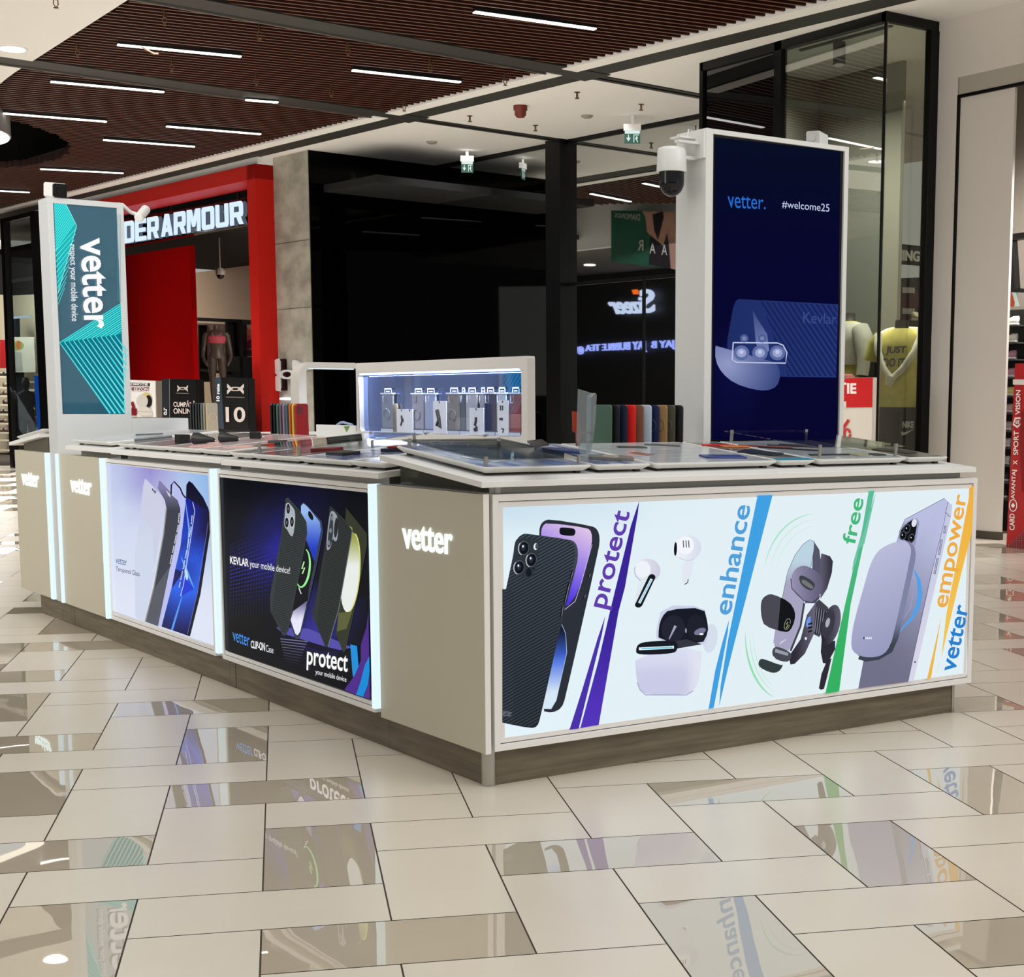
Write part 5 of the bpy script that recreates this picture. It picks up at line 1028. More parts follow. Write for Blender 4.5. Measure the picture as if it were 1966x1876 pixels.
LET = {  # blocky capitals in a unit box, x right, y up, as convex strokes
 'A': [[(0, 0), (.24, 0), (.56, 1), (.36, 1)], [(.36, 1), (.64, 1), (1, 0), (.76, 0), (.50, .78)], [(.22, .2), (.78, .2), (.72, .38), (.28, .38)]],
 'R': [[(0, 0), (.22, 0), (.22, 1), (0, 1)], [(.22, .8), (.85, .8), (.78, 1), (.22, 1)], [(.78, .45), (.95, .36), (1, .5), (1, .88), (.9, 1), (.76, 1)], [(.22, .34), (.92, .34), (.98, .5), (.9, .54), (.22, .54)], [(.52, .36), (.78, .36), (1, 0), (.76, 0)]],
 'M': [[(0, 0), (.18, 0), (.18, 1), (0, 1)], [(.82, 0), (1, 0), (1, 1), (.82, 1)], [(.12, 1), (.3, 1), (.56, .3), (.44, .22)], [(.7, 1), (.88, 1), (.56, .22), (.44, .3)]],
 'O': [[(.1, 0), (.9, 0), (1, .12), (.95, .2), (.05, .2), (0, .12)], [(0, .88), (.05, .8), (.95, .8), (1, .88), (.9, 1), (.1, 1)], [(0, .12), (.22, .14), (.22, .86), (0, .88)], [(.78, .14), (1, .12), (1, .88), (.78, .86)]],
 'U': [[(.1, 0), (.9, 0), (1, .12), (.95, .2), (.05, .2), (0, .12)], [(0, .12), (.22, .14), (.22, 1), (0, 1)], [(.78, .14), (1, .12), (1, 1), (.78, 1)]],
 'N': [[(0, 0), (.2, 0), (.2, 1), (0, 1)], [(.8, 0), (1, 0), (1, 1), (.8, 1)], [(.1, 1), (.3, 1), (.9, 0), (.7, 0)]],
 'D': [[(0, 0), (.22, 0), (.22, 1), (0, 1)], [(.2, 0), (.88, 0), (.97, .2), (.2, .2)], [(.2, .8), (.97, .8), (.88, 1), (.2, 1)], [(.78, .14), (.88, 0), (1, .14), (1, .86), (.88, 1), (.78, .86)]],
 'E': [[(0, 0), (.22, 0), (.22, 1), (0, 1)], [(.2, 0), (1, 0), (1, .2), (.2, .2)], [(.2, .41), (.92, .41), (.92, .59), (.2, .59)], [(.2, .8), (1, .8), (1, 1), (.2, 1)]]}
def blocky(b, word, q, n, dep, gap=.23, wid=None):
    TL, TR, BR, BL = q; ws = [1.12 if c == 'M' else 1. for c in word]; tot = sum(ws) + gap * (len(word) - 1); x = 0
    for k, c in enumerate(word):
        for st in LET[c]:
            pts = []
            for px_, py_ in st:
                u = (x + px_ * ws[k]) / tot; pts.append(BL.lerp(BR, u).lerp(TL.lerp(TR, u), py_))
            b.hexa(pts, [p + n * dep for p in pts])
        x += ws[k] + gap
blocky(b, 'ARMOUR', mq(U_, [(345, 198), (925, 96), (930, 262), (346, 357)], 8.95), -MX, .03)
blocky(b, 'UNDER', mq(U_, [(-92, 278), (318, 206), (320, 364), (-88, 430)], 8.95), -MX, .03)
b.build('letters', SG, t)
b = MB(); 
for u in (330, 458): p = ma(u, 400, 9.0); b.tube([Vector((p.x, p.y, ma(u, 420, 9.0).z)), Vector((p.x, p.y, ZC))], .03, 8)
b.build('hanging_rod', BLK, t)
mb = MB(MM); fb = lambda u, a: mc(ma(u, 600, a))[1]
mb.box(9.7, 9.8, fb(368, 9.7), fb(238, 9.7) + 1.5, 0, 4.0, 0); struct(mb.build('wall_red', REDI))
mb = MB(MM); A1 = 14.; mb.box(A1, A1 + .1, fb(500, A1) - 2, fb(360, A1) + 2, 0, ma(430, 516, A1).z); struct(mb.build('wall_shop', mat('shop_beige', (214, 186, 160), .7)))
mb = MB(MM); zz = ma(430, 516, A1).z; mb.box(9.0, A1 + .2, 15, 30, zz, zz + .1); struct(mb.build('ceiling', mat('shop_black_ceiling', (8, 8, 8), .9)))
lamp('shop_interior', M(12, 20.5, 4.2), M(13.6, 21, 2), 2, 2, 420, (1, .92, .86))
# fixtures behind
t = thing('shop_shelving', 'dark framed shelving with pale panels inside the red portal shop', 'shelving', ma(430, 700, 12.8))
b = MB(); 
def pq(cv, pts, a, dep, mi=0): b.prism(mq(cv, pts, a), MX * dep, mi)
pq(U_, [(562, 935), (918, 952), (918, 975), (562, 960)], 12.8, .3); pq(U_, [(898, 955), (920, 955), (928, 1380), (905, 1380)], 12.8, .3); pq(U_, [(600, 990), (608, 990), (615, 1400), (605, 1400)], 12.8, .3); pq(U_, [(795, 960), (815, 960), (822, 1230), (800, 1230)], 12.8, .3); pq(U_, [(800, 1215), (1025, 1225), (1030, 1400), (800, 1400)], 12.8, .1); pq(U_, [(575, 1300), (800, 1325), (800, 1345), (575, 1320)], 12.7, .3)
b.build('frame', BLK, t)
b = MB(); pq(U_, [(565, 975), (795, 985), (795, 1325), (575, 1310)], 12.98, .02, 0); pq(U_, [(818, 975), (898, 975), (903, 1215), (822, 1220)], 13.0, .02, 1); pq(U_, [(565, 1010), (600, 1010), (602, 1240), (570, 1240)], 12.95, .02, 2); b.build('panel', [mat('panel_pale', (206, 176, 158), .6), mat('panel_brown', (78, 66, 60), .6), mat('panel_white', (236, 226, 222), .5)], t)
A = Art(MX, 12.9, U_, .002); A.poly([(925, 985), (1012, 990), (1018, 1225), (932, 1218)], (232, 205, 175)); A.poly([(925, 1000), (960, 1005), (992, 1080), (980, 1140), (935, 1150)], (214, 96, 104), 0, 1); A.poly(ell(972, 1042, 20, 26), (206, 140, 110)); A.poly([(935, 1120), (990, 1090), (1010, 1150), (960, 1170)], (120, 40, 50)); A.poly([(930, 1180), (1010, 1160), (1015, 1215), (935, 1210)], (60, 44, 40)); o = A.build('wall_picture', PRINT); tag(o, 'small pink and cream sports picture at the back of the red portal shop', 'picture')
def mannequin(P, face, s, top, label, body_c, top_c, kind, cat='mannequin', group='shop mannequins', shorts=None):
    """P = point on the floor below it, face = heading, s = scale; built with neck stub, torso, arms, hips, thighs"""
    rz = math.atan2(face.y, face.x) + math.pi / 2; xf = Matrix.Translation(P) @ Matrix.Rotation(rz, 4, 'Z') @ Matrix.Scale(s, 4)
    t = thing('mannequin', label, cat, P, group); b = MB(xf)
    b.loft([(0, 0, .95, .155, .10), (0, .0, 1.02, .15, .10), (0, 0, 1.12, .125, .085), (0, 0, 1.24, .15, .10), (0, -.005, 1.34, .175, .115), (0, 0, 1.44, .19, .10), (0, 0, 1.49, .13, .075), (0, 0, 1.52, .062, .06), (0, 0, 1.60, .055, .056)], 20)
    for sx in (-1, 1):
        b.tube([(sx * .17, 0, 1.45), (sx * .21, .005, 1.4), (sx * .25, .03, 1.17), (sx * .27, -.02, 1.0), (sx * .24, -.11, .90), (sx * .215, -.14, .86), (sx * .20, -.16, .80)], [.05, .052, .042, .036, .028, .03, .014], 10)
        b.tube([(sx * .085, 0, 1.0), (sx * .095, 0, .85), (sx * .1, 0, .55), (sx * .1, .01, .48), (sx * .1, .02, .3), (sx * .1, .02, .08), (sx * .1, -.06, .03)], [.085, .088, .06, .055, .05, .035, .03], 12)
    b.build('body', mat('mannequin_%s' % kind, body_c, .35), t)
    b = MB(xf)
    if top == 'bra':
        b.loft([(0, -.004, 1.25, .156, .106), (0, -.012, 1.3, .174, .125), (0, -.012, 1.36, .182, .126), (0, 0, 1.40, .172, .11)], 20, 0, False)
        for sx in (-1, 1): b.tube([(sx * .07, -.115, 1.36), (sx * .085, -.09, 1.44), (sx * .08, -.0, 1.505), (sx * .07, .08, 1.42)], .014, 6)
        b.build('sports_bra', mat('bra_pink', top_c, .6), t)
    if top == 'tee':
        b.loft([(0, 0, .86, .20, .135), (0, 0, .9, .195, .13), (0, 0, 1.12, .175, .115), (0, 0, 1.25, .18, .12), (0, -.005, 1.36, .195, .13), (0, 0, 1.45, .205, .112), (0, 0, 1.5, .14, .085), (0, 0, 1.53, .08, .072)], 22, 0, False)
        for sx in (-1, 1): b.tube([(sx * .17, 0, 1.46), (sx * .225, .005, 1.4), (sx * .255, .02, 1.26)], [.07, .075, .082], 12, 0, False)
        b.build('shirt', noisy('shirt_cloth', top_c, tuple(int(x * .93) for x in top_c), 14, .75), t)
    if shorts:
        b = MB(xf); b.loft([(0, 0, .82, .19, .125), (0, 0, .98, .17, .115)], 20, 0, False)
        for sx in (-1, 1): b.loft([(sx * .1, 0, .55, .11, .12), (sx * .095, 0, .84, .1, .12)], 16, 0, False)
        b.build('shorts', mat('shorts_black', (10, 10, 11), .6), t)
    return xf, t
def face_cam(P): d = CAM - P; d.z = 0; return d.normalized()
P = ma(413, 680, 12.2); dist = (P - CAM).length; zs_ = P.z; s = .48 / (1.52 - 1.02) * 1.0
pt = ma(415, 625, 12.2); pbm = ma(415, 684, 12.2); s = (pt.z - pbm.z) / (1.60 - 1.0); base = Vector((pt.x, pt.y, pt.z - 1.6 * s))
b0 = MB(); b0.box(base.x - .3, base.x + .3, base.y - .3, base.y + .3, 0, max(.05, base.z)); tag(b0.build('plinth', BLK), 'black plinth under the pink bra mannequin in the red portal shop', 'plinth')
mannequin(Vector((base.x, base.y, max(base.z, .05))), face_cam(base), s, 'bra', 'grey headless mannequin in a pink sports bra inside the red portal shop', (96, 84, 74), (226, 96, 112), 'grey')
# ceiling dome camera in shop
P = ma(423, 528, 10.8); t = thing('dome_security_camera', 'small white dome camera hanging in the red portal shop', 'security camera', P); r = .085
b = MB(); b.tube([P + Z * .1, Vector((P.x, P.y, zz + .02))], .012, 8); b.loft([(P.x, P.y, P.z, r, r), (P.x, P.y, P.z + .08, r, r), (P.x, P.y, P.z + .13, r * .5, r * .5)], 20); b.build('housing', mat('cam_beige', (196, 184, 172), .4), t)
b = MB(); b.loft([(P.x, P.y, P.z - .075, .01, .01), (P.x, P.y, P.z - .06, r * .6, r * .6), (P.x, P.y, P.z, r * .9, r * .9)], 20); b.build('dome', BLKGLOSS, t)
def standee(name, label, cv, quad, a, dep, art, side=None, mcol=(10, 10, 10)):
    """free-standing printed box: front quad traced, carried down to the floor"""
    TL, TR, BR, BL = [ma(*cv(*p), a) for p in quad]; t = thing(name, label, 'display stand', (TL + TR) / 2 * 1)
    b = MB(); lo = [Vector((p.x, p.y, 0)) for p in (TL, TR)]; b.hexa([lo[0], lo[1], lo[1] + MX * dep, lo[0] + MX * dep], [TL, TR, TR + MX * dep, TL + MX * dep]); b.build('board', mat('standee_%d_%d_%d' % mcol, mcol, .4), t)
    A = Art(MX, a - .004, cv, .002); art(A); A.build('print', PRINT, t)
    return t
def ua_logo(A, cx, cy, s, c):
    for sy in (-1, 1):
        A.line([(cx + x * s, cy + sy * (y - 3) * s) for x, y in ((-60, 40), (-54, 22), (-40, 6), (-20, -4), (0, -7), (20, -4), (40, 6), (54, 22), (60, 40))], [4 * s, 20 * s, 22 * s, 16 * s, 12 * s, 16 * s, 22 * s, 20 * s, 4 * s], c)
    A.poly(ell(cx, cy, 22 * s, 8 * s), (10, 10, 11))
def art_on(A):
    A.poly([(398, 1378), (590, 1382), (600, 1700), (400, 1700)], (9, 9, 9)); A.poly([(342, 1380), (398, 1378), (400, 1700), (345, 1700)], (34, 38, 40)); A.line([(398, 1378), (400, 1700)], 4, (120, 120, 118))
    ua_logo(A, 494, 1448, .62, (200, 188, 182)); A.line([(450, 1482), (540, 1484)], 5, (120, 112, 108))
    A.text('CUMPĂRĂ', [(430, 1532), (590, 1538), (590, 1582), (430, 1580)], (226, 208, 202), .02); A.text('ONLINE', [(432, 1590), (580, 1594), (580, 1630), (432, 1630)], (226, 208, 202), .02)
    A.text('.ro', [(386, 1585), (386, 1640), (362, 1640), (362, 1588)][::1], (230, 230, 230), .03)
standee('display_stand', 'black online-shopping display stand with white logo, at the foot of the red wall', U_, [(342, 1378), (600, 1384), (604, 1700), (346, 1700)], 8.2, .1, art_on)
def art_10(A):
    A.poly([(768, 1368), (965, 1374), (968, 1740), (790, 1740)], (10, 10, 11)); A.poly([(722, 1370), (768, 1368), (790, 1740), (745, 1740)], (52, 62, 74))
    ua_logo(A, 874, 1452, .98, (206, 196, 190)); A.line([(808, 1510), (942, 1514)], 7, (110, 104, 100)); A.text('10', [(805, 1580), (948, 1582), (948, 1692), (808, 1690)], (214, 200, 194), .02)
    A.text('10 rate', [(740, 1540), (740, 1415), (764, 1415), (764, 1540)], (236, 240, 240), .04)
standee('display_stand', 'black display stand with white logo and a big number 10', U_, [(722, 1370), (965, 1376), (968, 1740), (745, 1740)], 8.1, .1, art_10)
def art_pr(A):
    A.poly([(30, 1385), (296, 1394), (300, 1655), (60, 1655)], (236, 232, 228)); A.poly([(60, 1404), (256, 1410), (255, 1432), (60, 1428)], (40, 36, 38)); A.poly([(60, 1436), (252, 1440), (248, 1466), (60, 1462)], (120, 60, 62))
    A.text('PROMOȚIE', [(84, 1407), (244, 1411), (243, 1433), (84, 1429)], (250, 248, 246), .03); A.text('DE SEZON', [(92, 1440), (248, 1443), (247, 1466), (92, 1463)], (250, 248, 246), .015)
    A.poly(ell(232, 1525, 42, 46), (214, 190, 120)); A.poly(ell(250, 1540, 24, 44), (26, 22, 22)); A.poly(ell(205, 1540, 42, 46), (206, 200, 190)); A.poly([(170, 1640), (180, 1590), (230, 1572), (272, 1600), (284, 1648)], (214, 208, 196), 0, 1); A.line([(120, 1620), (145, 1585), (132, 1545)], 22, (130, 26, 34)); A.poly([(110, 1600), (170, 1592), (165, 1645), (110, 1640)], (120, 20, 30)); A.line([(175, 1615), (275, 1618)], 2, (140, 134, 128))
standee('display_stand', 'white seasonal promotion stand with a red and grey figure, right of the sign tower', U_, [(20, 1382), (298, 1393), (302, 1655), (40, 1655)], 8.3, .12, art_pr, None, (150, 140, 128))
# logo sign on the pier
t = thing('logo_sign', 'white crossed-arcs logo sign on the concrete pier', 'sign', ma(550, 720, 8.7)); b = MB()
def lg(pts, it=2, dep=.05, a=8.7): b.prism(mq(U_, smooth(pts, it) if it else pts, a), MX * dep)
lg([(1190, 1228), (1190, 1348), (1176, 1358), (1148, 1330), (1126, 1290), (1146, 1245)], 1); lg([(1190, 1346), (1194, 1470), (1160, 1466), (1136, 1425), (1140, 1388), (1168, 1352)], 1); lg([(1276, 1232), (1330, 1262), (1345, 1300), (1330, 1345), (1310, 1362), (1280, 1320)]); lg([(1282, 1370), (1310, 1352), (1340, 1392), (1345, 1430), (1320, 1462), (1283, 1462)])
e1 = ell(1237, 1347, 52, 34); e2 = ell(1237, 1347, 36, 20)
for k in range(28): j = (k + 1) % 28; b.prism(mq(U_, [e1[k], e1[j], e2[j], e2[k]], 8.685), MX * .05)
b.build('logo', mat('logo_white', (236, 236, 234), .4), t)
b = MB(); lg([(1189, 1235), (1224, 1235), (1232, 1462), (1196, 1464)], 0, .03, 8.72); b.prism(mq(U_, e2, 8.71), MX * .03); b.build('logo_bar', BLK, t)
b = MB(); b.prism(mq(U_, smooth([(1186, 1512), (1272, 1512), (1274, 1532), (1188, 1532)], 2), 8.7), MX * .04); tag(b.build('wall_light', mat('wall_led', (245, 250, 255), emit=1.6)), 'short white lamp bar on the concrete pier under the logo sign', 'lamp')
# ---- far left shoe shop
L_ = crop(0, 360, 3.1275)
AL = 8.0
mb = MB(); 
for (pts, dep) in (([(178, 142), (232, 140), (290, 1450), (245, 1450)], .15), ([(0, 190), (205, 140), (205, 165), (0, 215)], .1), ([(0, 186), (20, 188), (78, 1700), (62, 1700)], .12)): mb.prism(mq(L_, pts, AL), MX * dep)
struct(mb.build('window_3', BLK))
mb = MB(); mb.prism(mq(L_, [(20, 205), (190, 180), (250, 1450), (80, 1660)], AL + .05), MX * .01); struct(mb.build('window_4', glass('shop_glass', (206, 214, 214), .1)))
mb = MB(); mb.prism(mq(L_, [(-40, 640), (60, 650), (240, 640), (262, 2000), (-40, 2000)], AL + 3.2), MX * .05); struct(mb.build('wall_far', mat('shop_cream', (240, 228, 200), .7, emit=0)))
mb = MB(); mb.prism(mq(L_, [(-60, 190), (240, 130), (240, 700), (-60, 700)], AL + 3.3), MX * .05); struct(mb.build('ceiling', mat('shop_grey', (44, 42, 42), .8)))
lamp('shoe_shop_light', M(AL + 1.0, 32.5, 4.3), M(AL + 2.9, 34.6, 1.2), 2, 4, 420, (1, .95, .86))
t = thing('shoe_shelving', 'cream shoe shelving behind the black frame at the far left', 'shelving', ma(30, 760, AL + 3.0)); b = MB()
SHZ = [1120, 1185, 1235, 1288, 1345, 1400, 1455, 1500, 1560]
for k, y in enumerate(SHZ): b.prism(mq(L_, [(-40, y + 12), (50, y + 14), (50, y + 24), (-40, y + 22)], AL + 2.7), MX * .4); 
for k, y in enumerate(SHZ[:6]): b.prism(mq(L_, [(118, y - 20), (205, y - 24), (205, y - 14), (118, y - 10)], AL + 2.7), MX * .4)
b.build('shelf', mat('shelf_cream', (250, 240, 214), .5), t)
b = MB(); b.prism(mq(L_, [(52, 1100), (118, 1100), (118, 1500), (78, 1500)], AL + 2.6), MX * .1); b.prism(mq(L_, [(40, 780), (92, 780), (96, 900), (44, 900)], AL + 2.6), MX * .1); b.build('upright', mat('upright_dark', (36, 42, 50), .5), t)
b = MB(); b.prism(mq(L_, [(0, 915), (46, 915), (52, 1085), (0, 1085)], AL + 2.5), MX * .03); tag(b.build('wall_picture', mat('poster_red', (150, 20, 24), .5)), 'dark red poster at the far left edge inside the shoe shop', 'picture')
A = Art(MX, AL + 2.5, L_, .002); A.poly([(50, 898), (205, 898), (215, 1110), (62, 1110)], (232, 230, 214)); A.poly(ell(105, 950, 40, 28), (170, 186, 110)); A.poly(ell(112, 945, 14, 26), (214, 120, 80)); A.poly([(70, 985), (130, 990), (135, 1100), (80, 1105)], (190, 190, 186)); tag(A.build('wall_picture', PRINT), 'pale poster with green and orange flower shape in the shoe shop', 'picture')
b = MB(); b.prism(mq(L_, [(203, 1130), (222, 1130), (238, 1420), (222, 1425)], AL + 1.0), MX * .05); _p = ma(*L_(230, 1420), AL + 1.03); b.tube([Vector((_p.x, _p.y, 0)), _p + Z * .05], .03, 8); tag(b.build('blue_screen', mat('blue_screen_glow', (30, 110, 236), emit=.9)), 'narrow bright blue vertical screen just inside the shoe shop glass', 'screen')
b = MB(); b.prism(mq(L_, [(42, 775), (178, 768), (178, 780), (42, 790)], AL + 2.55), MX * .05); tag(b.build('shelf_lamp', mat('shelf_lamp_glow', (220, 235, 255), emit=1.6)), 'thin white lamp bar over the shoe shelves', 'lamp')
t = thing('person', 'blurred person in grey clothes standing inside the shoe shop', 'person', ma(56, 860, AL + 1.6)); 
pp0 = ma(55, 860, AL + 1.6); pg = Vector((pp0.x, pp0.y, 0)); xf = Matrix.Translation(pg)
b = MB(xf)
b.loft([(0, 0, .86, .15, .11), (0, 0, 1.0, .16, .11), (0, 0, 1.15, .14, .1), (0, 0, 1.36, .18, .12), (0, 0, 1.46, .17, .1), (0, 0, 1.5, .06, .06), (0, 0, 1.56, .055, .06), (0, -.01, 1.6, .075, .09), (0, -.01, 1.68, .08, .1), (0, 0, 1.76, .06, .08), (0, 0, 1.79, .02, .03)], 18)
for sx in (-1, 1):
    b.tube([(sx * .17, 0, 1.42), (sx * .22, .0, 1.15), (sx * .2, -.1, .95), (sx * .18, -.14, .9)], [.05, .042, .032, .02], 8)
    for f_ in range(4): b.tube([(sx * (.165 + .012 * f_), -.15, .9), (sx * (.16 + .012 * f_), -.17, .85 - .01 * (f_ % 2))], [.008, .006], 6)
    b.tube([(sx * .08, 0, .92), (sx * .09, 0, .5), (sx * .09, .01, .08), (sx * .09, -.07, .04)], [.085, .06, .04, .035], 10)
b.build('body', mat('person_grey', (110, 108, 112), .7), t)
# ---- shoes
def shoe(P, d, up, s, sole, upper, label, group, cat='shoe'):
    d = Vector(d).normalized(); sd = Vector(up).cross(d).normalized(); u = Vector((0, 0, 1)); xf = Matrix(((d.x, sd.x, u.x, P.x), (d.y, sd.y, u.y, P.y), (d.z, sd.z, u.z, P.z), (0, 0, 0, 1))) @ Matrix.Scale(s, 4)
    t = thing('trainer_shoe', label, cat, P, group)
    def prof(b, z0f, z1f, wf, mi=0):
        xs_ = [-.14, -.12, -.08, -.02, .04, .09, .125, .14]; lo = []; n = 10; v = []; f = []
        for x in xs_:
            z0, z1, w_ = z0f(x), z1f(x), wf(x)
            for k in range(n): a = 2 * math.pi * k / n; v.append((x, w_ * math.cos(a), (z0 + z1) / 2 + (z1 - z0) / 2 * math.sin(a)))
        for i in range(len(xs_) - 1):
            for k in range(n): f.append((i * n + k, i * n + (k + 1) % n, (i + 1) * n + (k + 1) % n, (i + 1) * n + k))
        f += [list(range(n))[::-1], list(range(len(v) - n, len(v)))]; b.add(v, f, mi, True)
    wf = lambda x: .046 - .9 * max(0, x - .06) ** 1.1 * .3 - .01 * (x < -.1)
    b = MB(xf); prof(b, lambda x: .0 + .02 * max(0, (x - .08) / .06), lambda x: .034 + .004 * (x < -.05), lambda x: wf(x) + .003); b.build('sole', mat('sole_%d_%d_%d' % sole, sole, .5), t)
    b = MB(xf); prof(b, lambda x: .02, lambda x: .115 - .0 * x if x < -.07 else (.105 - (x + .07) * .42 if x < .1 else .05), wf); b.build('upper', mat('upper_%d_%d_%d' % upper, upper, .6), t)
    b = MB(xf)
    for k in range(3): x = -.01 + .028 * k; b.tube([(x, -.03, .08 - .3 * x), (x + .004, 0, .094 - .36 * x), (x, .03, .08 - .3 * x)], .004, 6)
    b.build('laces', mat('laces_white', (238, 236, 232), .6), t)
k = 0
for i, y in enumerate([1122, 1187, 1237, 1290, 1347, 1402, 1457]):
    for j, x in enumerate((8, 34)):
        if i in (1, 3) and j == 0: continue
        P = ma(*L_(x, y + 10), AL + 2.75); c = [(60, 40, 34), (34, 28, 26), (120, 100, 76), (90, 60, 50)][(i + j) % 4]
        shoe(P, -MY, Z, .9, (50, 40, 36), c, 'dark shoe on the cream shelves of the far left shop', 'shoes on the cream shelves'); k += 1
# ---- glass corner shop front on the right (aligned with the kiosk)
XG = 8.07; yg0, yg1, ym = 6.49, 9.26, 8.0
SH = crop(1300, 0, 2.952); RV = crop(1580, 400, 2.606); RT = crop(1780, 640, 2.844)
mb = MB(); mb.box(XG, XG + .08, ym - .05, ym + .06, 0, ZC); mb.box(XG, XG + .08, yg0, yg1, ZC - .09, ZC - .002); mb.box(XG, XG + .06, yg1 - .04, yg1 + .02, 0, ZC); mb.box(XG + .0, XG + .02, yg0 - .012, yg0 + .012, 0, ZC); mb.box(XG, 8.77, yg0 - .01, yg0 + .05, ZC - .09, ZC - .002); mb.box(8.66, 8.769, yg0 - .02, yg0 + .06, 0, ZC - .09)
struct(mb.build('window_5', BLK, None, .002))
mb = MB(); mb.box(XG + .03, XG + .04, yg0, ym - .05, 0, ZC - .09, 0); struct(mb.build('window_6', glass('front_glass', (222, 226, 220), .19)))
mb = MB(); mb.box(XG + .03, XG + .04, ym + .06, yg1 - .04, 0, ZC - .09, 0); struct(mb.build('window_7', mat('black_front_glass', (3, 3, 4), .015, spec=.9)))
mb = MB(); mb.box(XG + .02, 8.67, yg0 + .015, yg0 + .025, 0, ZC - .09); struct(mb.build('window_8', glass('side_glass', (228, 229, 220), .03)))
GW = mat('shop_grey_wall', (140, 140, 130), .7)
xi = 9.7; yi = hx(1722, 600, xi).y
mb = MB(); mb.box(xi, xi + .05, yi, 9.3, 0, ZC - .001); mb.box(XG + .1, xi, 9.2, 9.26, 0, ZC - .001); struct(mb.build('wall_shop', GW))
mb = MB(); mb.box(XG + .06, 10.1, 9.262, 9.29, 0, ZC); struct(mb.build('trim_7', BLK))
x2 = 11.6; mb = MB(); mb.box(x2, x2 + .1, 6.5, 9.25, 0, ZC - .001); mb.box(9.02, x2, 6.48, 6.52, 0, ZC); struct(mb.build('wall_shop', mat('shop_light_wall', (170, 167, 156), .7)))
lamp('shop_window_light', (8.85, 7.9, 4.7), (8.85, 7.9, .5), .9, 2.2, 110, (1, .98, .92), math.radians(110)); lamp('shop_right_light', (10.6, 7.8, 4.5), (10.8, 7.9, 1), 1, 1.5, 40, (1, .95, .88), math.radians(110))
# track with spotlight
p0, p1 = hx(*SH(700, 275), 8.5), hx(*SH(1215, 140), 8.5); zt_ = (p0.z + p1.z) / 2
t = thing('track_light', 'black track with a cylinder spotlight behind the corner shop glass', 'spotlight', (8.5, (p0.y + p1.y) / 2, zt_))
b = MB(); b.tube([(8.5, p0.y, zt_), (8.5, p1.y, zt_)], .028, 10); b.build('track', BLK, t)
for u, v in ((815, 235), (1075, 165), (712, 262)):
    q = hx(*SH(u, v), 8.5); b = MB(); b.tube([(8.5, q.y, zt_), (8.5, q.y, ZC)], .006, 6); b.build('hanger', STEEL, t)
q = hx(*SH(920, 240), 8.5); z0 = hx(*SH(920, 365), 8.5).z; b = MB(); b.tube([(8.5, q.y, zt_), (8.5, q.y, q.z)], .02, 8); b.tube([(8.5, q.y, q.z), (8.5, q.y, z0)], .062, 20); b.build('spotlight_body', BLACK, t)
b = MB(); b.tube([(8.5, q.y, z0), (8.5, q.y, z0 - .012)], .05, 20); b.build('lens', mat('spot_lens', (190, 180, 160), emit=.7), t)
# hanging sign, cut by the column
t = thing('hanging_sign', 'black hanging sign with white RUNNING lettering behind the corner glass', 'sign', hx(1753, 490, 10.9))
b = MB(); b.prism([hx(*RV(*p), 10.9) for p in ((330, 172), (505, 190), (500, 290), (330, 276))], (.03, 0, 0)); b.build('board', BLACK, t)
b = MB(); text3d(b, 'RUNNING', [hx(*RV(*p), 10.89) for p in ((262, 196), (487, 215), (485, 268), (262, 252))], .004, -X, bold=.04); b.build('lettering', mat('sign_white', (236, 236, 232), .5), t)
# slatwall with shoes behind
t = thing('slat_display', 'dark display wall with round red panel behind the yellow-shirt mannequin', 'display', hx(1750, 650, 11.2))
b = MB(); b.prism([hx(*RV(*p), 11.3) for p in ((385, 350), (500, 345), (480, 1210), (370, 1210))], (.05, 0, 0)); b.build('board', mat('display_dark', (26, 22, 22), .5), t)
b = MB(); b.prism([hx(*RV(*p), 11.28) for p in smooth([(380, 420), (440, 380), (478, 430), (470, 510), (430, 570), (380, 560)], 2)], (.01, 0, 0)); b.build('red_panel', mat('panel_dkred', (92, 20, 22), .4), t)
b = MB()
for y in (395, 500): b.prism([hx(*RV(*p), 11.26) for p in ((398, y), (455, y + 2), (455, y + 30), (398, y + 28))], (.01, 0, 0))
b.build('white_label', mat('label_white', (214, 214, 208), .5), t)
for i, y in enumerate((560, 640, 720, 800, 900, 990, 1080, 1180)):
    P = hx(*RV(478, y), 11.1); shoe(P, Y * -1 + X * -.3, Z, .9, (236, 232, 214), [(230, 220, 190), (200, 196, 120), (225, 215, 210)][i % 3], 'pale shoe on the display behind the yellow-shirt mannequin', 'shoes behind the corner shop glass')
# mannequins in the window
pt = hx(*RV(395, 560), 8.95); pbm = hx(*RV(370, 995), 8.95); s = (pt.z - pbm.z) / (1.60 - .86); base = Vector((pt.x, pt.y, max(.02, pt.z - 1.6 * s)))
tag(MB().box(base.x - .3, base.x + .45, base.y - .6, base.y + 1.6, 0, base.z).build('window_platform', mat('platform_dark', (24, 22, 22), .5)), 'dark platform under the mannequins in the corner window', 'platform')
fd = (face_cam(base) + Vector((-.25, .2, 0))).normalized()
xf, t = mannequin(base, fd, s, 'tee', 'black headless mannequin in a yellow slogan T-shirt with a white sweater over the shoulders', (30, 28, 28), (226, 214, 112), 'black', shorts=True)
b = MB(xf)
b.tube([(-.12, .06, 1.5), (-.19, -.03, 1.45), (-.17, -.115, 1.33), (-.10, -.145, 1.18), (-.03, -.155, 1.1)], [.045, .05, .035, .03, .028], 10); b.tube([(.12, .06, 1.5), (.19, -.03, 1.45), (.16, -.12, 1.33), (.06, -.15, 1.18), (-.03, -.16, 1.1)], [.045, .05, .035, .03, .028], 10); b.tube([(-.12, .06, 1.5), (0, .1, 1.51), (.12, .06, 1.5)], .045, 10); b.tube([(-.03, -.17, 1.12), (-.05, -.175, 1.04)], [.045, .03], 10)
b.build('sweater', noisy('sweater_white', (226, 222, 206), (206, 202, 188), 12, .8), t)
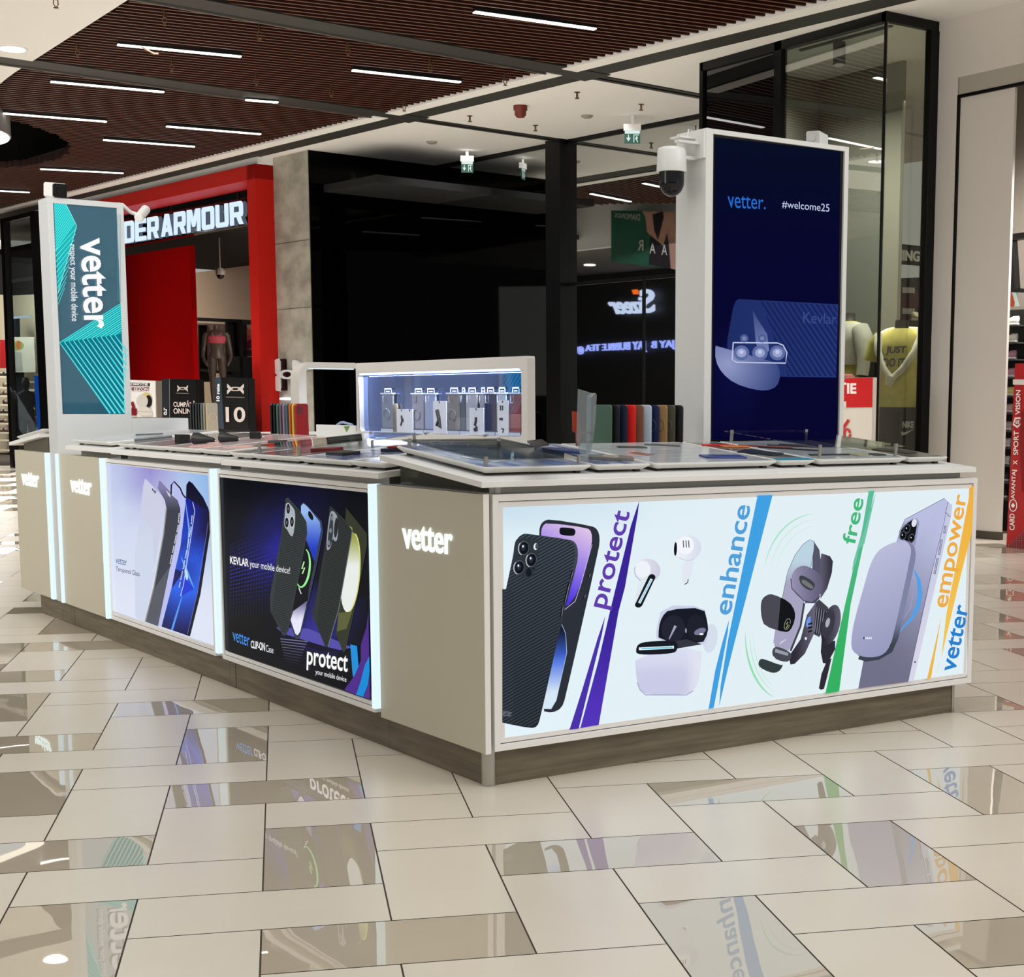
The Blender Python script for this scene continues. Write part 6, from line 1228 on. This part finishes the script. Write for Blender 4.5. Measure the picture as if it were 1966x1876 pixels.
b = MB(xf); text3d(b, 'JUST', [xf @ Vector(p) for p in ((-.105, -.148, 1.355), (.085, -.148, 1.385), (.085, -.150, 1.30), (-.105, -.150, 1.28))], .004, -(xf.to_3x3() @ Vector((0, 1, 0))).normalized(), bold=.06); b.xf = None
b = MB(); R3 = xf.to_3x3()
def shirt_text(s_, x0, x1, z0, z1): text3d(b, s_, [xf @ Vector(p) for p in ((x0, -.140, z1), (x1, -.140, z1), (x1, -.140, z0), (x0, -.140, z0))], .006, -(R3 @ Vector((0, 1, 0))).normalized(), bold=.025, shear=.1)
shirt_text('JUST', -.095, .09, 1.30, 1.375); shirt_text('DO IT.', -.115, .09, 1.20, 1.275); b.build('slogan', BLACK, t)
b = MB(); nk = hx(*RV(428, 1130), 8.72); 
fn_ = -(R3 @ Vector((0, 1, 0))).normalized(); sx_ = (R3 @ Vector((1, 0, 0))).normalized()
cpt = xf @ Vector((.12, -.135, .66)); w3 = .05 * s
text3d(b, 'NIKE', [cpt + sx_ * a_ * w3 + Z * z_ * w3 for a_, z_ in ((-1, 1.6), (1, 1.6), (1, .5), (-1, .5))], .003, fn_, bold=.05)
sw = [(-1.1, -.1), (-1.2, -.6), (-.9, -.8), (-.3, -.6), (1.2, .4), (-.2, -.15), (-.7, -.3), (-.9, -.2)]
b.prism([cpt + sx_ * a_ * w3 + Z * z_ * w3 for a_, z_ in sw], fn_ * .003); b.build('shorts_logo', mat('print_white', (220, 220, 220), .5), t)
pt = hx(*RV(130, 525), 9.3); b2 = Vector((pt.x, pt.y, base.z)); fd = Vector((-1, .2, 0)).normalized()
s2 = (pt.z - base.z) / 1.6
xf2, t = mannequin(b2, fd, s2, 'tee', 'grey mannequin in yellow top with white jacket half hidden by the totem', (96, 92, 88), (226, 218, 140), 'mid')
b = MB(xf2); b.loft([(0, .01, 1.16, .2, .13), (0, .01, 1.36, .215, .14), (0, 0, 1.47, .21, .12), (0, 0, 1.52, .12, .09)], 20, 0, False)
for sx in (-1, 1): b.tube([(sx * .18, 0, 1.46), (sx * .24, 0, 1.38), (sx * .27, .01, 1.2), (sx * .28, -.02, 1.06)], [.08, .085, .075, .06], 12, 0, False)
b.build('jacket', noisy('sweater_white', (1, 1, 1), (1, 1, 1), 1), t)
# sale stand
t = thing('sale_stand', 'white sale stand with red header and a red percent sign behind the totem', 'display stand', hx(1650, 780, 7.6))
A_ = 7.55; q = [hx(*RV(*p), A_) for p in ((-170, 856), (250, 846), (246, 1180), (-166, 1180))]
b = MB(); TLx, TRx = q[0], q[1]; b.hexa([(p.x, p.y, 0) for p in (TLx, TRx)] + [(p.x + .05, p.y, 0) for p in (TRx, TLx)], [tuple(TLx), tuple(TRx), (TRx.x + .05, TRx.y, TRx.z), (TLx.x + .05, TLx.y, TLx.z)]); b.build('board', mat('stand_white', (212, 204, 192), .5), t)
A = Art(X, A_ - .004, RV, .001); A.poly([(-168, 857), (250, 847), (248, 995), (-167, 1000)], (196, 26, 30)); A.text('PROMOȚIE', [(-150, 872), (168, 872), (168, 944), (-150, 944)], (238, 230, 222), .04); A.poly([(98, 966), (118, 966), (118, 998), (98, 998)], (212, 204, 192))
A.line([(58, 1165), (130, 1058)], 14, (190, 40, 40)); A.line(ell(122, 1130, 15, 24), 11, (190, 40, 40)); A.line(ell(66, 1085, 15, 24), 11, (190, 40, 40)); A.build('print', PRINT, t)
b = MB(); P = hx(1627, 722, 8.6); b.loft([(P.x, P.y, P.z - .16, .1, .12), (P.x, P.y, P.z - .03, .09, .1), (P.x, P.y, P.z + .02, .04, .05)], 14); b.box(P.x - .1, P.x + .1, P.y - .1, P.y + .1, base.z, P.z - .16); tag(b.build('folded_pink_top', mat('pink_cloth', (226, 128, 128), .8)), 'pink garment on a block behind the totem edge', 'clothes')
# ---- shoe wall and red stand beyond the right portal
XR = 9.5
t = thing('shoe_wall', 'tall dark shoe display wall seen through the right-hand portal', 'display', hx(1935, 800, XR))
b = MB(); pa, pb_ = hx(1905, 800, XR + .25), hx(1966, 800, XR + .25); b.box(XR + .2, XR + .28, pb_.y - 1.5, 6.45, 0, 2.2); b.build('back_board', mat('shoe_wall_dark', (18, 18, 18), .5), t)
yL, yR = hx(1948, 800, XR).y, hx(1912, 800, XR).y
sh_y = [617, 650, 682, 716, 752, 784, 818, 850, 884, 916, 948]
cols = [(240, 234, 220), (240, 236, 226), (196, 146, 168), (200, 150, 170), (226, 216, 140), (214, 180, 176), (206, 184, 184), (226, 226, 222), (228, 228, 226), (60, 60, 58), (40, 40, 40)]
labs = ['cream trainer', 'off-white trainer', 'mauve trainer, upper one', 'mauve trainer, lower one', 'pale yellow trainer', 'light pink trainer', 'greyish pink trainer', 'white trainer with grey collar', 'plain white trainer', 'black and white trainer', 'black trainer']
b = MB()
for y in sh_y: z = hx(1930, y + 9, XR).z; b.box(XR - .12, XR + .2, yL - .1, 6.4, z - .012, z)
b.build('shelf', mat('shelf_clear', (60, 60, 60), .3), t)
for i, y in enumerate(sh_y):
    z = hx(1930, y + 9, XR).z; u = 1934 - i * 2.2; P = hx(u, y + 9, XR); P.z = z; P += Y * .0
    shoe(P, Y * 1 + X * -.35, Z, .82 if i else .82, (240, 240, 236), cols[i], '%s on the right shoe wall, %s shelf from the top' % (labs[i], ['first', 'second', 'third', 'fourth', 'fifth', 'sixth', 'seventh', 'eighth', 'ninth', 'tenth', 'eleventh'][i]), 'trainers on the right shoe wall')
A = Art(X, XR - .1, RV, .002); A.poly([(905, 290), (930, 295), (985, 490), (905, 495)], (206, 230, 226)); A.poly([(910, 300), (935, 300), (980, 440), (945, 400), (912, 370)], (70, 176, 178)); A.poly([(908, 390), (940, 400), (968, 490), (935, 495), (908, 440)], (176, 76, 48), 0, 1); tag(A.build('wall_picture', PRINT), 'turquoise and orange poster above the shoe wall at the right edge', 'picture')
mb = MB(); mb.box(XR + .3, XR + .36, 2.0, 6.47, 0, ZC); mb.prism([hx(*RV(*p), XR - .3) for p in ((925, 130), (1006, 120), (1006, 150), (945, 160), (960, 400), (985, 400), (985, 420), (940, 420))], (.08, 0, 0), 1); struct(mb.build('wall_shop', [mat('inner_taupe', (150, 142, 134), .7), BLK]))
lamp('right_shop_light', (9.3, 4.9, 3.6), (9.55, 6.0, 1.3), .3, 1.2, 60, (1, .96, .92), math.radians(120))
P = hz(1932, 1051, 0); XS2 = P.x
t = thing('promo_totem', 'tall red promotional stand with white vertical lettering at the right edge', 'display stand', P)
yy0 = hx(1966, 900, XS2).y - .35; zt2 = hx(1955, 698, XS2).z
b = MB(); b.hexa([(XS2, P.y, 0), (XS2, yy0, 0), (XS2 + .12, yy0, 0), (XS2 + .12, P.y, 0)], [(XS2, hx(1949, 700, XS2).y, zt2), (XS2, yy0, zt2), (XS2 + .12, yy0, zt2), (XS2 + .12, hx(1949, 700, XS2).y, zt2)]); b.build('board', mat('totem_red', (176, 16, 22), .35), t)
A = Art(X, XS2 - .003, RT, .0008); A.text('CARD', [(450, 1075), (450, 985), (478, 985), (478, 1075)], (244, 236, 230), .02); A.line(ell(470, 940, 20, 32, 0, 0, 359, 24), 5, (244, 236, 230)); A.poly([(470, 925), (482, 940), (470, 955), (458, 940)], (244, 236, 230)); A.text('AVANTAJ', [(458, 905), (465, 745), (493, 745), (486, 905)], (244, 236, 230), .02); A.text('X', [(470, 718), (471, 692), (495, 692), (494, 718)], (244, 236, 230), .02); A.text('SPORT', [(472, 665), (475, 532), (502, 532), (499, 665)], (244, 236, 230), .02)
A.poly([(480, 460), (514, 458), (522, 490), (495, 518), (470, 500)], (238, 226, 222)); A.poly([(486, 470), (510, 468), (514, 488), (495, 506), (478, 494)], (150, 20, 30)); A.text('S', [(484, 495), (488, 474), (508, 474), (504, 495)], (240, 232, 228), .03)
A.text('VISION', [(485, 445), (488, 310), (514, 310), (511, 445)], (244, 236, 230), .02); A.poly([(472, 252), (540, 252), (540, 282), (472, 280)], (226, 214, 208)); A.many([[(430 + k * 14, 1170 - j * 13), (436 + k * 14, 1176 - j * 13), (442 + k * 14, 1170 - j * 13), (436 + k * 14, 1164 - j * 13)] for k in range(8) for j in range(1 + k)], (120, 90, 100)); A.poly([(515, 440), (560, 380), (560, 900), (520, 860), (510, 600)], (136, 14, 20))
A.build('print', PRINT, t)
# ---- opposite side of the mall, seen only mirrored in the dark glass
AM = 10.95
def rf(u, v, ar):
    p = ma(u, v, 2 * AM - ar); a, b_, z = mc(p); return M(ar, b_, z)
mb = MB(); q = [rf(u, v, 2.5) for u, v in ((1000, 388), (1330, 408), (1330, 476), (1000, 474))]; zt3 = max(q[0].z, q[1].z) + .1; zb3 = (q[2].z + q[3].z) / 2
mb = MB(MM); mb.box(2.3, 2.5, 17, 40, zb3, zb3 + 1.6); struct(mb.build('wall_gallery', mat('gallery_white', (236, 238, 240), .6)))
mb = MB(MM); mb.box(-6, 2.3, 17, 45, zb3, zb3 + .1); struct(mb.build('ceiling', mat('gallery_soffit', (120, 114, 108), .8)))
mb = MB(MM); mb.box(-2.6, -2.0, 17, 48, 0, zb3); struct(mb.build('wall_opposite', mat('opposite_black', (10, 10, 12), .5)))
mb = MB(MM); mb.box(-6, 9, 44, 44.2, 0, 5.5); struct(mb.build('wall_end', mat('end_dark', (40, 38, 36), .7)))
lamp('gallery_wash', M(5.2, 27, 6.6), M(2.5, 27, 5.1), 1, 14, 160, (1, 1, 1))
t = thing('shop_sign', 'small glowing white shop name with an orange dot, seen mirrored in the dark glass', 'sign', rf(1215, 580, -1.9))
HH = crop(1020, 160, 2.606); b = MB()
text3d(b, 'izeer', [rf(*HH(*p), -1.9) for p in ((556, 1070), (378, 1072), (415, 1157), (560, 1152))], .06, MX, bold=.02, shear=.0); text3d(b, 'S', [rf(*HH(*p), -1.9) for p in ((618, 1030), (545, 1030), (552, 1150), (622, 1148))], .06, MX, bold=.02); b.build('letters', mat('sizeer_glow', (206, 220, 255), emit=1.6), t)
b = MB(); b.prism([rf(*HH(*p), -1.9) for p in ((534, 1032), (512, 1034), (518, 1056), (540, 1056))], MX * .06); b.build('orange_dot', mat('sizeer_orange', (255, 110, 20), emit=1.6), t)
t = thing('led_ticker', 'blue-white LED ticker reading BUBBLE TEA, seen mirrored in the dark glass', 'sign', rf(1200, 670, -1.9)); b = MB()
text3d(b, 'JAY BUBBLE TEA', [rf(*HH(*p), -1.9) for p in ((580, 1288), (275, 1310), (275, 1350), (580, 1345))], .05, MX, bold=.01); text3d(b, 'JAY B', [rf(*HH(*p), -1.9) for p in ((724, 1284), (606, 1290), (606, 1338), (724, 1332))], .05, MX, bold=.01); text3d(b, '@TEA', [rf(*HH(*p), -1.9) for p in ((265, 1316), (190, 1318), (190, 1360), (265, 1356))], .05, MX, bold=.01)
b.build('letters', mat('ticker_glow', (150, 165, 255), emit=2.), t)
A = Art(MX, 0, None); A.w = lambda p, k=None: rf(p[0], p[1], 2.9) + MX * .004 * (A.lay if k is None else k)
A.cv = None
def hp_(*pts): return [HH(*p) for p in pts]
A.poly(hp_((400, 636), (728, 640), (724, 932), (400, 892)), (44, 96, 78)); A.poly(hp_((555, 640), (728, 640), (724, 932), (600, 905), (590, 700)), (190, 150, 138)); A.poly(hp_((600, 660), (660, 640), (690, 800), (700, 930), (590, 905)), (40, 36, 44)); A.line(hp_((590, 650), (600, 740), (650, 800), (690, 650)), 14, (205, 160, 140)); A.line(hp_((700, 650), (712, 770)), 12, (205, 160, 140))
A.text('DIAMONDS', [HH(*p) for p in ((548, 655), (422, 650), (422, 670), (548, 688))], (200, 210, 205)); 
for ch_, x, y in (('R', 552, 785), ('A', 612, 800), ('A', 672, 808)): A.text(ch_, [HH(*p) for p in ((x + 14, y), (x - 14, y), (x - 14, y + 52), (x + 14, y + 52))], (225, 228, 222))
tag(A.build('hanging_banner', PRINT), 'green fashion banner hanging in the atrium, seen mirrored in the dark glass', 'banner')
for i in range(3):
    u, v = ((612, 880), (1120, 880), (1120, 940))[i]; p = rf(*((1138, 498), (1132, 497), (1118, 496))[i], -.5)
t = thing('round_downlight', 'round downlight mirrored in the dark glass below the banner', 'ceiling light', rf(1132, 497, 0)); p = rf(1132, 497, 0); b = MB(); b.tube([(p.x, p.y, zb3 - .02), (p.x, p.y, zb3)], .14, 16); b.build('lens', LAMPM, t)
